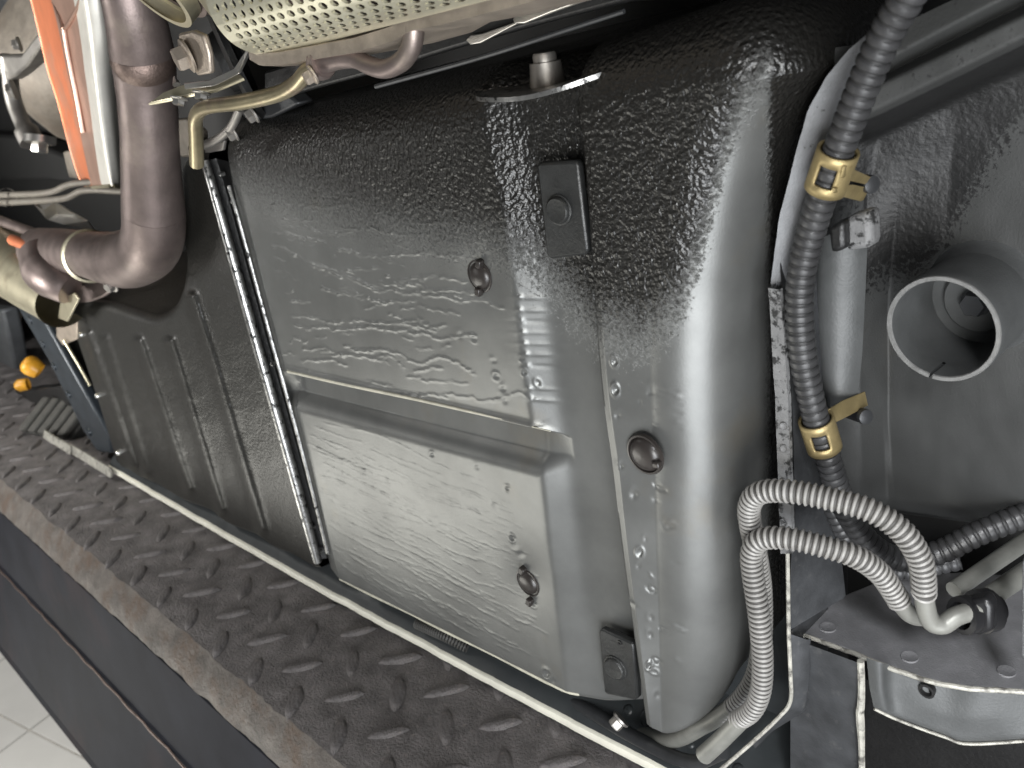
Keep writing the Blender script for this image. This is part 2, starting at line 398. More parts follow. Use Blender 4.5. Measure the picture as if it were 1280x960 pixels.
dm.build('weld_dimples', M_rail, sill, kind='stuff')
rg = MB()
for i in (118, 128, 167, 178, 196):
    p = LP[i]+np.array([0, .03, .0312])
    rg.lathe(p, (0, -.55, .83), [(.0105, -.0006), (.0105, .0012), (.0093, .0014), (.0085, -.0004)], 26)
rg.build('pressed_ring', M_rail, sill)
for (x0_, y0_), (x1_, y1_) in (((54, 548), (88, 569)), ((86, 566), (118, 585)), (((114, 583)), (138, 598))):   # slotted end of the flange
    a, b = lipw((x0_, y0_)), lipw((x1_, y1_)); q_ = MB(); q_.prism([a, b, b+(0, .006, .016), a+(0, .006, .016)], (0, .004, 0)); q_.build('flange_tab', M_pale, sill, bevel=.001)

# ================================================================== FUEL TANK
tank = thing('fuel_tank', 'large black and grey steel fuel tank with pressed trough and drip marks', 'fuel tank', W(560, 500, .5))
NR, H, Wd = 480, 1000, 1320
Hm = np.zeros((H, Wd), np.float32); yy, xx = np.mgrid[0:H, 0:Wd].astype(np.float32)
def stamp(x, y, sx, sy, h, ang=0., ring=False):
    R = int(max(sx, sy)*3.2)+2; x0, x1, y0, y1 = max(0, int(x)-R), min(Wd, int(x)+R), max(0, int(y)-R), min(H, int(y)+R)
    if x1 <= x0 or y1 <= y0: return
    X = xx[y0:y1, x0:x1]-x; Y = yy[y0:y1, x0:x1]-y; c, s = math.cos(ang), math.sin(ang)
    u = (X*c+Y*s)/sx; v = (-X*s+Y*c)/sy; q = np.sqrt(u*u+v*v)
    Hm[y0:y1, x0:x1] += h*(np.exp(-((q-1.15)/.38)**2) if ring else np.exp(-q*q))
def worm(x, y, n, step, slope, h, sig, gap=.12, jit=.5, rough=.9):
    d = slope; on = True
    for k in range(n):
        d = slope+(d-slope)*.82+random.gauss(0, jit*.22)
        x += step; y += step*d
        if random.random() < gap: on = not on or random.random() < .6
        if on and 0 < y < H-2 and 0 < x < Wd-2:
            g = h*random.choice((.5, .7, .9, 1.5))*random.uniform(.6, 1.1); stamp(x, y+random.gauss(0, rough), sig*random.uniform(.6, 1.0), sig*random.uniform(.5, .8), g)
vslope = lambda x, y: (y-180)/(x+500.)
for k in range(16):                                         # runs of paint on the upper half
    y0 = 252+k*14+random.uniform(-3, 3); x0 = 322+(y0-252)*.24+random.uniform(0, 14)
    worm(x0, y0, int(random.uniform(90, 150)), 2.0, .05+k*.006, .00052, 1.9, .05, .75)
    if k % 2: worm(x0+random.uniform(40, 150), y0+random.uniform(5, 10), 40, 2., .06, .0004, 1.6, .12, .9)
for k in range(30):
    x0 = random.uniform(340, 560); y0 = random.uniform(270, 470); worm(x0, y0, random.randint(5, 26), 2, .04, .0004, 1.6, .15, 1.2)
for k in range(38):                                         # runs on the lower half follow the tank's length
    y0 = 528+k*5.1; x0 = 374+(y0-528)*.26+random.uniform(2, 30)
    worm(x0, y0, int(random.uniform(50, 130)), 2.0, vslope(x0+120, y0+50)*.98, .00030, 1.35, .12, .35, .25)
for k in range(70):
    x0 = random.uniform(390, 650); y0 = vslope(x0, 560)*(x0-380)+540+random.uniform(0, 160)
    worm(x0, y0, random.randint(4, 26), 2, vslope(x0, y0), .00030, 1.25, .15, .4, .4)
for x, y, r, h in [(768, 452, 5, .0013), (769, 487, 6, .0014), (769, 518, 6, .0014), (773, 583, 5, .0012), (790, 618, 7, .0013), (800, 690, 5, .001), (828, 612, 5, .0009),
                   (813, 770, 5, .0011), (812, 792, 5, .0013), (811, 832, 4, .0012), (820, 868, 5, .0013), (836, 658, 5, .0008), (806, 672, 4, .0008), (812, 486, 8, .0009), (797, 706, 5, .0008),
                   (616, 450, 4, .001), (620, 470, 4, .001), (627, 485, 5, .001), (630, 500, 5, .001), (618, 630, 5, .0011), (634, 610, 3, .001), (640, 672, 4, .0011), (649, 692, 6, .0012),
                   (574, 418, 5, .001), (592, 423, 4, .0007), (683, 842, 5, .0012), (690, 850, 4, .001), (666, 755, 4, .001), (595, 583, 4, .001), (540, 568, 3, .001), (655, 465, 4, .001), (652, 448, 3, .001), (672, 478, 4, .0009)]:
    q_ = random.uniform(.7, 1.2)*(1.5 if x > 760 else 1.2); r = r*1.15; a_ = random.uniform(-.5, .5); k_ = random.uniform(.75, 1.1)
    stamp(x, y, r*.7*k_, r*1.0, h*q_*.6, a_, random.random() < .6); stamp(x+1, y+1, r*.55, r*.7*k_, -h*q_, a_)
for k in range(14): stamp(random.uniform(785, 850), random.uniform(600, 860), random.uniform(3, 7), random.uniform(1.5, 3), random.choice([.0007, -.0008]), random.uniform(.2, .9), random.random() < .4)
for x, y, s in ((600, 345, 30), (660, 728, 26), (806, 568, 38)): stamp(x, y, s, s*1.2, -.0022)
for k in range(40): stamp(random.uniform(785, 850), random.uniform(485, 540), 2, 2, random.uniform(-.0006, .0008))

for y_, x_ in ((372, 668), (388, 668), (402, 670), (416, 672), (430, 674), (443, 676), (458, 678), (486, 680), (500, 682)):
    stamp(x_+random.uniform(-2, 3), y_, random.uniform(16, 24), random.uniform(2., 3.4), random.choice([.0007, .0005, -.0005]), random.uniform(-.03, .06)); stamp(x_-18, y_-1, 3, 3, .001)
def cl(pts, Y): return pl([W(p[0], p[1], Y) for p in pts], NR)
def clc(pts, Y): return cr([W(p[0], p[1], Y) for p in pts], NR)
C = []                                                       # (line, columns to the next, inward)
inY = np.array([0, 1., 0])
c0 = clc([(287, 206), (300, 270), (345, 450), (380, 580), (414, 709)], D+.006)
c0b = clc([(296, 205), (309, 270), (353, 450), (388, 582), (424, 722)], D)
c1 = clc([(603, 160), (613, 195), (634, 305), (656, 480), (677, 600), (690, 720), (708, 863)], D)
c2 = clc([(655, 154), (664, 190), (682, 305), (703, 480), (721, 600), (734, 720), (757, 872)], D+.017)
lipY = D-.009
c4 = clc([(722, 146), (729, 185), (740, 320), (752, 480), (770, 620), (790, 770), (808, 902)], lipY)
c3 = c4.copy(); c3[:, 1] = D+.032
c4b = clc([(729, 145), (736, 185), (747, 320), (759, 480), (777, 620), (796, 770), (813, 906)], lipY-.002)
c5 = clc([(886, 104), (862, 142), (838, 200), (822, 290), (814, 380), (813, 480), (818, 620), (824, 770), (826, 912)], lipY+.006)
lines = [c0, c0b, c1, c2, c3, c4, c4b, c5]; seg = [4, 220, 26, 30, 4, 5, 44]
cols = []; inw = []
for a, b, n in zip(lines[:-1], lines[1:], seg):
    for k in range(n):
        q = k/n; 
        if a is c1: q = q
        cols.append(a*(1-q)+b*q); inw.append(inY)
R5 = .048
for k in range(0, 31):
    th = k/30*math.pi/2; c = c5.copy(); tt = np.clip((np.linspace(0, 1, NR)-.86)/.14, 0, 1); c[:, 2] += .056*(k/30)**1.2*tt**1.3; c[:, 0] += R5*math.sin(th); c[:, 1] += R5*(1-math.cos(th))
    cols.append(c); inw.append(np.array([-math.sin(th), math.cos(th), 0]))
for k in range(1, 9):
    c = c5.copy(); c[:, 2] += (.056+.012*k/8)*tt**1.3; c[:, 0] += R5-.004*(k/8)**2; c[:, 1] += R5+.10*k/8; cols.append(c); inw.append(np.array([-1., 0, 0]))
G = np.stack(cols, 1); inw = np.array(inw)                   # rows x cols x 3
i1 = sum(seg[:2]); i2 = i1+seg[2]                            # soften the pressing's bends
for a_, b_, it in ((i1-8, i1+8, 6), (i2-12, i2+14, 40)):
    for _ in range(it): G[:, a_:b_] = (G[:, a_-1:b_-1]+2*G[:, a_:b_]+G[:, a_+1:b_+1])/4
px, py = proj(G)
# trough
def troughY(px, py):
    L = np.clip((px-357)/(690-357), -.2, 1.4)
    top = 463+(540-463)*L; bot = np.interp(px, [330, 370, 672, 706], [504, 515, 599, 588])
    right = 655+(py-540)*.75                                 # slanted right end towards the tip
    q = (py-top)/(bot-top)
    dep = np.where(q < .58, np.clip(q/.06, 0, 1)*(1.0-.28*q/.58), .72*np.clip((1-q)/.42, 0, 1)**1.9)
    fade = np.clip((px-352)/10., 0, 1)
    lipb = .0022*np.exp(-((q+.03)/.07)**2)*np.clip((700-px)/20, 0, 1)
    return np.where((q > 0) & (q < 1), dep, 0)*.017*fade-lipb*np.clip((px-352)/10, 0, 1)
xi = np.clip(px, 0, Wd-2); yi = np.clip(py, 0, H-2); x0 = xi.astype(int); y0 = yi.astype(int); fx = xi-x0; fy = yi-y0
hv = Hm[y0, x0]*(1-fx)*(1-fy)+Hm[y0, x0+1]*fx*(1-fy)+Hm[y0+1, x0]*(1-fx)*fy+Hm[y0+1, x0+1]*fx*fy
bandfade = np.ones(G.shape[1]); i0 = sum(seg[:2]); bandfade[i0:i0+seg[2]] = 1-np.arange(seg[2])/seg[2]; bandfade[i0+seg[2]:] = 0
dY = -hv+troughY(px, py)*bandfade
large = np.array([[.0012*mnoise.noise(Vector((p[0]*7, p[2]*7, 1.3))) for p in row[::4]] for row in G[::4]])
large = np.repeat(np.repeat(large, 4, 0), 4, 1)[:G.shape[0], :G.shape[1]]
ker = np.ones(9)/9
large = np.apply_along_axis(lambda m: np.convolve(np.pad(m, 4, 'edge'), ker, 'valid'), 0, large)
large = np.apply_along_axis(lambda m: np.convolve(np.pad(m, 4, 'edge'), ker, 'valid'), 1, large)
G = G+inw[None]*(dY+large)[..., None]
# top roll and bottom lip
LOW = G[-1, 4:sum(seg[:2])+10].copy()
rows = []
r = .042
for d in (.26, .12, .05): rows.append(G[0]+inw*(r+d)+np.array([0, 0, r+.012*d/.26]))
for ph in np.linspace(90, 10, 12):
    p = math.radians(ph); rows.append(G[0]+inw*r*(1-math.cos(p))+np.array([0, 0, r*math.sin(p)]))
bot = []
for ph in np.linspace(15, 90, 7):
    p = math.radians(ph); bot.append(G[-1]+inw*.008*(1-math.cos(p))+np.array([0, 0, -.008*math.sin(p)]))
bot.append(G[-1]+inw*.10+np.array([0, 0, -.008]))
Gf = np.concatenate([np.array(rows), G, np.array(bot)], 0)
px, py = proj(Gf)
# coat attribute: where the black stone-chip coat lies
bnd = np.interp(px, [280, 330, 420, 520, 600, 680, 740, 800, 850, 880, 905, 930, 960, 1000], [225, 236, 262, 288, 300, 330, 400, 420, 380, 290, 190, 120, 90, 80])
coat = np.clip(.5+(bnd-py)/130., -.4, 1.4)
sidecoat = np.clip((px-944)/28, 0, 1); coat = np.maximum(coat, -.4+1.6*sidecoat)
mb = MB(); mb.grid(Gf)
mb.build('tank_shell', M_tank, tank, angle=75, attrs={'coat': coat.ravel()})

# ribbed side section with the exhaust cut-out
topc = cr([(86, 392), (100, 386), (130, 388), (165, 400), (195, 408), (218, 397), (231, 372), (236, 335), (232, 290), (228, 250), (231, 222), (243, 206), (262, 203)], 520)
NCS = 520
botc = cr([(150, 581), (160, 586), (175, 595), (200, 606), (228, 623), (262, 636), (283, 652), (318, 666), (340, 681), (362, 690), (378, 699), (391, 706), (399, 707)], NCS)
ribs = [((110, 418), (166, 581), 6.5, .0062), ((132, 425), (182, 590), 6.5, .0042), ((174, 427), (236, 610), 6.5, .0058), ((213, 427), (276, 636), 6.5, .0058), ((240, 372), (268, 460), 7.5, .0065), ((268, 460), (327, 660), 7.5, .0065)]
def segd(px, py, a, b):
    a = np.array(a, float); b = np.array(b, float); d = b-a; t = np.clip(((px-a[0])*d[0]+(py-a[1])*d[1])/d.dot(d), 0, 1)
    return np.hypot(px-a[0]-t*d[0], py-a[1]-t*d[1])
nr = 210; P2 = topc[None]*(1-np.linspace(0, 1, nr))[:, None, None]+botc[None]*np.linspace(0, 1, nr)[:, None, None]
px, py = P2[..., 0], P2[..., 1]
hh = np.zeros_like(px)
for a, b, wd, h in ribs: hh = np.maximum(hh, h*np.exp(-(segd(px, py, a, b)/wd)**2*1.0))
G = np.zeros(px.shape+(3,))
for i in range(px.shape[0]):
    for j in range(px.shape[1]):
        n1 = fbm(px[i, j]*.01, py[i, j]*.01, 1.6, 7)
        G[i, j] = W(px[i, j], py[i, j], D+.002-hh[i, j]+.0007*n1)
tang = np.gradient(G[0], axis=0); tang /= np.linalg.norm(tang, axis=1)[:, None]
outw = np.stack([-tang[:, 2], 0*tang[:, 0], tang[:, 0]], 1)
rows = []
for d in (.22, .1, .04): rows.append(G[0]+outw*(.016+d*.12)+np.array([0, .016+d, 0]))
for ph in np.linspace(90, 12, 8):
    p = math.radians(ph); rows.append(G[0]+outw*.016*math.sin(p)+np.array([0, .016*(1-math.cos(p)), 0]))
bot = [G[-1]+np.array([0, .003, -.004]), G[-1]+np.array([0, .01, -.005]), G[-1]+np.array([0, .08, -.005])]
Gf = np.concatenate([np.array(rows), G, np.array(bot)], 0)
pxx, pyy = proj(Gf)
coat = np.array([[1.15+.3*fbm(p[0], p[2], 22, 11) for p in r] for r in Gf])
mb = MB(); mb.grid(Gf)
mb.grid(np.stack([Gf[:, 0]+np.array([0, .0, 0]), Gf[:, 0]+np.array([-.004, .008, 0]), Gf[:, 0]+np.array([-.006, .03, 0]), Gf[:, 0]+np.array([-.006, .2, 0])], 1))
nv = mb.n; ca = np.r_[coat.ravel(), np.full(nv-coat.size, .9)]
side = mb.build('ribbed_side_section', M_tankside, tank, angle=75, attrs={'coat': ca})
# flange edge strip with rivets on the far left
pl_ = MB(); plate([(93, 402), (103, 400), (152, 580), (146, 578)], D+.004, .01, pl_); pl_.build('edge_flange', M_black, tank, bevel=.001)
for x, y in ((102, 418), (122, 495), (148, 566)):
    b = MB(); p = W(x, y, D-.001); s = tscale(p); b.lathe(p, (0, -1, 0), [(3.4*s, -.003), (3.4*s, .002), (2.2*s, .004), (.2*s, .0045)], 14); b.build('rivet', M_dot, tank)
# seam: rounded bead, recessed groove, fine second edge
bead = [(256, 201, D-.004), (266, 235, D-.006), (290, 320, D-.007), (318, 420, D-.007), (362, 575, D-.007), (397, 702, D-.005)]
mb = tubepx(bead, [5.5, 6.2, 6.5, 6.5, 6.2, 5.5], 140, 12); mb.build('seam_bead', M_seam, tank)
g0 = clc([p[:2] for p in bead], D+.004)
mb = MB(); mb.grid(np.array([g0+np.array([-.006, 0, 0]), g0+np.array([.004, .012, 0]), c0+np.array([-.006, .008, 0]), c0+np.array([.003, .0, 0])])); mb.build('seam_groove', M_black, tank)
fine = [(286, 232, D), (300, 280, D-.002), (338, 420, D-.003), (378, 565, D-.003), (410, 692, D-.002)]
mb = tubepx(fine, 2.6, 120, 8); mb.build('seam_edge', M_seam, tank)
g = MB()
for x, y in ((276, 218), (290, 252), (318, 325), (333, 378), (340, 455), (400, 690), (390, 660)):
    p = W(x, y, D+.006); s = tscale(p); g.lathe(p, (0, -1, 0), [(3*s, -.004), (2.6*s, .001), (.2*s, .0025)], 10)
g.build('spatter_beads', M_seam, tank, kind='stuff')
mb = tubepx([(360, 464, D-.0012), (430, 480, D-.0014), (520, 499, D-.0014), (620, 522, D-.0012), (688, 539, D-.0004)], [2.0, 2.4, 2.4, 2.0, .8], 60, 8); mb.build('trough_highlight', M_lip, tank)  # pale tube paints the highlight on the trough's upper edge
# bottom edge, its highlight painted as a pale tube
mb = MB(); Q = LOW[::6]+np.array([0, .0012, -.0026]); mb.tube(Q, .0016+.0006*np.sin(np.linspace(0, 9, len(Q)))**2, 8); mb.build('bottom_highlight', M_lip, tank)
# mounting plates
def mount(pts, Y, bx, by, br, lab=None, extra=None):
    mb = plate(pts, Y, .007); p = mb.build('mounting_plate', M_mplate, tank, bevel=.0022)
    cen = W(bx, by, Y); s = tscale(cen); b = MB()
    b.lathe(cen, (.1, -1, .05), [(br*s*1.12, -.002), (br*s*1.12, .0015), (br*s*1.0, .002), (br*s*.98, .0036), (br*s*.86, .0048), (br*s*.5, .0043), (br*s*.02, .0043)], 28)
    b.build('bolt', M_bolt, p)
    if lab: p['label'] = lab
    return p
mount([(670, 206), (674, 203), (718, 201), (722, 204), (735, 314), (731, 319), (688, 324), (683, 321)], D+.006, 700, 262, 17.5)
p2 = mount([(748, 790), (751, 786), (788, 803), (792, 808), (797, 873), (794, 876), (757, 868), (755, 864)], D+.008, 770, 834, 15)
b = MB(); q = W(775, 803, D+.008); s = tscale(q); b.lathe(q, (0, -1, 0), [(3.5*s, -.001), (3.2*s, .001), (1.6*s, .0012), (1.4*s, -.001)], 12); b.build('locating_hole', M_black, p2)
# plugs
def plug(x, y, Y, r, tabs, tall=1.25):
    O = W(x, y, Y); s = tscale(O); b = MB()
    b.lathe(O, (0, -1, 0), [(r*s*1.18, -.001), (r*s*1.12, .0012), (r*s*1.02, .0014), (r*s*.98, -.0005), (r*s*.9, .001), (r*s*.82, .0026), (r*s*.5, .0040), (r*s*.02, .0044)], 30)
    o = b.build('rubber_plug', M_plug, tank)
    for dx, dy, a in tabs:
        t = MB(); c = W(x+dx, y+dy, Y); u = np.array([math.cos(a), 0, math.sin(a)]); v = np.array([-math.sin(a), 0, math.cos(a)])
        t.box(c+np.array([0, -.003, 0]), u*5.5*s, v*4.2*s, np.array([0, .003, 0])); t.build('tab', M_plug, o, bevel=.0012)
plug(600, 345, D+.002, 19, [(3, -17, 1.2), (2, 18, 1.3)])
plug(660, 728, D+.002, 17, [(-4, -17, 1.1), (5, 22, 1.2)])
plug(806, 568, lipY+.001, 24, [(19, 10, .1)])
# stud and washer on the tank's top
tp = W(688, 118, D+.03); s = tscale(tp)
wa = MB(); O = W(690, 114, D+.012); s = tscale(O)
zz = O[2]
n = 40; ring = []
for k in range(n):
    a = 2*math.pi*k/n; ring.append((math.cos(a), math.sin(a)))
wx, wy = .062, .040
def wpt(c, k, dz): return np.array([O[0]+wx*k*c[0], O[1]+wy*k*c[1], zz+dz+ .010*max(0, c[0]*k)**2])
wa.add([wpt(c, 1, 0) for c in ring]+[wpt(c, 1.0, .003) for c in ring]+[wpt(c, .9, .004) for c in ring]+[wpt(c, .02, .004) for c in ring]+[wpt(c, .02, 0) for c in ring],
       [(i*n+k, i*n+(k+1) % n, (i+1)*n+(k+1) % n, (i+1)*n+k) for i in range(4) for k in range(n)])
wsh = wa.build('washer', M_seam, tank)
sb = MB(); sb.lathe(O+np.array([-.003, 0, .002]), (0, .0, 1), [(.0125, 0), (.0125, .0), (.011, .012), (.0105, .017), (.008, .0172), (.008, .0215), (.0072, .023), (.0002, .023)], 22)
sb.build('stud', M_silverdull, wsh)

# ================================================================== EXHAUST AND PERFORATED HEAT SHIELD (upper part of the picture)
ex = thing('exhaust_pipe', 'thick brown exhaust pipe bending down beside the tank', 'exhaust pipe', W(188, 200, .42))
mb = tubepx([(150, -60, .40), (164, 0, .40), (174, 45, .405), (181, 90, .41), (186, 150, .41), (189, 215, .41), (192, 265, .41)], [36, 36, 39, 36, 35, 36, 38], 70, 28)
mb2 = path([(192, 262, .41), (192, 290, .41), (184, 312, .412), (160, 324, .42), (130, 322, .43), (90, 315, .44), (52, 314, .455)], 60)
rr = np.interp(np.linspace(0, 1, 60), [0, .25, .45, .6, 1], [38, 37, 32, 28, 29])
mb.tube(mb2, [a*tscale(p) for a, p in zip(rr, mb2)], 28)
mb.build('pipe', M_exh, ex, angle=70)
mb = tubepx([(177, 66, .4065), (179, 74, .4075), (180.5, 82, .409)], [37.4, 40, 37.4], 8, 28); mb.build('weld_ring', M_exhw, ex, angle=70)
mb = MB(); c = path([(112, 320, .435), (118, 321, .434)], 2); tdir = c[1]-c[0]; s = tscale(c[0])
mb.lathe(c[0], tdir, [(30.5*s, -3*s), (33.5*s, -2*s), (33.5*s, 3*s), (30.5*s, 4*s)], 36)
cb = mb.build('band_clamp', M_cream, ex)
mb = MB(); hexbolt(mb, W(141, 356, .405), (.2, -.9, -.2), .0075, .010); mb.tube(path([(141, 356, .41), (160, 352, .42)], 3), .004, 8); mb.build('clamp_bolt', M_silverdull, cb)

# clamp band with lug round the top of the pipe
vb = thing('pipe_clamp', 'straw coloured band clamp with bolted lug at the top of the brown pipe', 'pipe clamp', W(200, 30, .37))
mb = MB(); A = W(204, 30, .372); s = tscale(A); axis = W(257, -37, .42)-A
mb.lathe(A+np.array([0, 0, .03]), axis, [(52*s, -8*s), (60*s, -8*s), (60*s, 12*s), (54*s, 14*s)], 48); mb.build('band', M_cream, vb)
mb = MB(); mb.lathe(A+np.array([0, 0, .03]), axis, [(46*s, 14*s), (66*s, 15*s), (68*s, 20*s), (66*s, 26*s), (50*s, 30*s), (44*s, 60*s), (42*s, 90*s)], 48); mb.build('flange_collar', M_exh, vb)
mb = plate([(222, 42), (240, 38), (253, 44), (260, 68), (262, 92), (246, 95), (240, 84), (228, 78)], .375, .006); lug = mb.build('lug', M_tan, vb, bevel=.002)
mb = MB(); hexbolt(mb, W(236, 69, .373), (-.25, -.9, -.2), .0105, .012); mb.build('lug_bolt', M_tan, lug)

# perforated shield
ps = thing('perforated_heat_shield', 'pale perforated steel heat shield with rows of round holes above the bent tube', 'heat shield', W(430, 10, .33))
left = cr([W(*p) for p in [(331, 72, .375), (296, 58, .352), (272, 34, .340), (258, 4, .335), (250, -40, .335)]], 60)
right = cr([W(*p) for p in [(800, -48, .345), (765, -66, .322), (741, -92, .31), (727, -122, .305), (719, -166, .305)]], 60)
def PS(u, v):                                                # u along the drum, v round it
    i = v*59; k = min(int(i), 58); f = i-k
    a = left[k]*(1-f)+left[k+1]*f; b = right[k]*(1-f)+right[k+1]*f
    return a*(1-u)+b*u
mb = MB(); nu, nvv = 28, 11; du = 1/nu; dv = 1/nvv
oct_ = [(-1, -1), (0, -1), (1, -1), (1, 0), (1, 1), (0, 1), (-1, 1), (-1, 0)]
for j in range(nvv):
    for i in range(-1, nu):
        uc = (i+.5+(.5 if j % 2 else 0))*du; vc = (j+.5)*dv
        u0, u1 = uc-du/2, uc+du/2
        if u1 <= .001 or u0 >= .999: continue
        cu0, cu1 = max(0, u0), min(1, u1); V = []
        hole = u0 >= .015 and u1 <= .995 and j >= 1
        um = min(max(uc, cu0), cu1)
        rim = [(cu0, vc-dv/2), (um, vc-dv/2), (cu1, vc-dv/2), (cu1, vc), (cu1, vc+dv/2), (um, vc+dv/2), (cu0, vc+dv/2), (cu0, vc)]
        V = [PS(u, min(max(v, 0), 1)) for u, v in rim]
        if hole:
            hr = .34+random.uniform(-.02, .02)
            nrm = np.array([.25, .8, .3]); nrm /= np.linalg.norm(nrm)
            ins = [PS(uc+du*hr*1.0*math.cos(math.radians(a)), min(max(vc+dv*hr*1.15*math.sin(math.radians(a)), 0), 1)) for a in (225, 270, 315, 0, 45, 90, 135, 180)]
            V = V+ins+[p+nrm*.0022 for p in ins]
            Fc = [(k, (k+1) % 8, 8+(k+1) % 8, 8+k) for k in range(8)]+[(8+k, 8+(k+1) % 8, 16+(k+1) % 8, 16+k) for k in range(8)]
        else: Fc = [tuple(range(8))]
        mb.add(V, Fc)
mb.build('perforated_skin', M_perf, ps, angle=30)
inn = MB()
inn.grid(np.array([[PS(u, v)+np.array([.01, .03, .014]) for u in np.linspace(0, 1, 12)] for v in np.linspace(0, 1, 12)])); inn.build('inner_liner', M_exhw, ps)
endc = MB()
sh = np.array([0, .02, .0])
ecs = [left, left+np.array([-.006, .004, .002]), left*.6+.4*np.array(W(262, -10, .42))+np.array([-.01, 0, 0]), np.repeat(np.array([W(225, -30, .43)]), 60, 0)]
endc.grid(np.array(ecs)); endc.build('end_cap', M_cream, ps, angle=60)
mb = MB(); fu = [W(318, 68, .372), W(332, 76, .372), W(360, 74, .37), W(450, 58, .368), W(497, 44, .366), W(520, 30, .366), W(560, 22, .364), W(630, 4, .362), W(720, -20, .36), W(800, -44, .358)]
fu = pl(fu, 60); mb.grid(np.array([fu+np.array([0, .004, .008]), fu+np.array([0, -.004, .0055]), fu+np.array([0, -.005, -.003]), fu+np.array([0, .012, -.006]), fu+np.array([0, .06, -.006])])); mb.build('lower_flange', M_tan, ps, angle=35)

# bent tube
bt = thing('bent_steel_tube', 'thin olive brown bent tube with a clamp below the perforated shield', 'steel tube', W(400, 80, .37))
mb = tubepx([(246, 205, .40), (245, 170, .395), (245, 146, .39), (258, 134, .385), (300, 128, .38), (345, 118, .378), (370, 105, .376), (386, 88, .374), (408, 79, .372)], [9, 9, 9, 9, 9.5, 10, 10, 10.5, 11], 70, 16); mb.build('lower_tube', M_olive, bt, angle=60)
mb = tubepx([(400, 80, .372), (425, 74, .371), (445, 74, .370), (462, 82, .369), (482, 86, .368), (503, 76, .367), (515, 56, .367), (518, 30, .368), (519, 15, .372)], [12, 12.5, 12, 11.5, 11.5, 12, 12.5, 13, 14], 70, 16); mb.build('upper_tube', M_exh, bt, angle=60)
mb = MB(); c = path([(400, 81, .372), (406, 79, .372)], 2); s = tscale(c[0]); ax_ = c[1]-c[0]
mb.lathe(c[0], ax_, [(11*s, -5*s), (17*s, -5*s), (19*s, -2*s), (17*s, 1*s), (15*s, 2*s), (17*s, 3*s), (19*s, 6*s), (17*s, 9*s), (11*s, 9*s)], 28)
k_ = mb.build('clamp', M_exh, bt, angle=50)
mb = MB(); hexbolt(mb, W(392, 93, .362), (-.3, -.8, -.3), .005, .007); mb.build('clamp_bolt', M_tan, k_)

# long dark under-tunnel bracket with two silver slots
br = thing('tunnel_bracket', 'long dark bracket strip with two bright slots beneath the heat shield', 'bracket', W(600, 60, .47))
mb = plate([(330, 128), (400, 108), (470, 90), (560, 62), (650, 36), (780, 2), (900, -30), (880, -60), (560, 20), (330, 90)], .45, .02); b0 = mb.build('strip', M_black, br, bevel=.002)
mb = MB(); plate([(582, 50), (588, 44), (602, 42), (660, 22), (650, 28), (600, 54), (588, 56)], .446, .003, mb); mb.build('slot_edge', M_silver, b0, bevel=.001)
mb = MB(); plate([(640, 24), (648, 15), (690, 5), (740, -8), (730, 2), (690, 16), (655, 30), (643, 30)], .444, .003, mb); mb.build('slot_edge', M_silver, b0, bevel=.001)
mb = tubepx([(470, 108, .449), (600, 72, .449), (700, 40, .449), (780, 14, .449)], 3.2, 30, 8); mb.build('rolled_edge', M_darkmetal, br)

# small bracket, studs and hanger by the pipe
hb = thing('pipe_hanger', 'silver plate hanger with pointed tip and bolts between pipe and bent tube', 'bracket', W(240, 112, .40))
mb = MB(); mb.prism([W(184, 129, .385), W(205, 116, .39), W(230, 105, .40), W(268, 100, .41), W(300, 92, .42), W(304, 97, .42), W(268, 112, .405), W(232, 119, .395), W(205, 125, .388)], (0, .002, -.003)); mb.build('plate', M_cream, hb, bevel=.001)
mb = MB(); mb.prism([W(229, 104, .394), W(262, 100, .398), W(292, 86, .41), (W(308, 60, .43)), W(312, 64, .43), W(298, 92, .412), W(266, 108, .398), W(231, 112, .394)], (0, .003, .0)); mb.build('bent_strap', M_silver, hb, bevel=.001)
for x, y in ((224, 122), (252, 115)):
    mb = MB(); hexbolt(mb, W(x, y, .392), (0, -.4, -.9), .006, .007); mb.build('bolt', M_silver, hb)
mb = MB(); mb.tube([W(221, 106, .398), W(218, 96, .40)], [.004, .001], 8); mb.build('pointed_pin', M_silver, hb)
mb = MB(); mb.lathe(W(300, 70, .47), (-.5, -.8, -.2), [(.06, 0), (.062, .006), (.055, .01), (.03, .012), (.028, .02), (.002, .021)], 30); mb.build('mount_disc', M_black, hb)
gx = thing('shift_linkage', 'dark steel bracket and curved rod half hidden behind the bent tube', 'linkage', W(265, 165, .45))
mb = tubepx([(300, 136, .45), (288, 160, .45), (268, 176, .45), (240, 186, .455)], 5.5, 24, 12); mb.build('curved_rod', M_silverdull, gx)
mb = plate([(212, 150), (232, 148), (250, 165), (252, 195), (228, 197), (214, 186)], .47, .01); mb.build('bracket', M_cast, gx, bevel=.002)
mb = plate([(255, 180), (280, 176), (278, 188), (256, 192)], .455, .004); mb.build('tab', M_silverdull, gx, bevel=.001)
mb = plate([(296, 140), (330, 128), (360, 118), (372, 130), (340, 148), (310, 152)], .47, .02); mb.build('cross_plate', M_darkmetal, gx, bevel=.003)
for x, y in ((318, 142), (293, 165)):
    mb = MB(); hexbolt(mb, W(x, y, .455), (-.3, -.8, -.3), .007, .008); mb.build('nut', M_silverdull, gx)

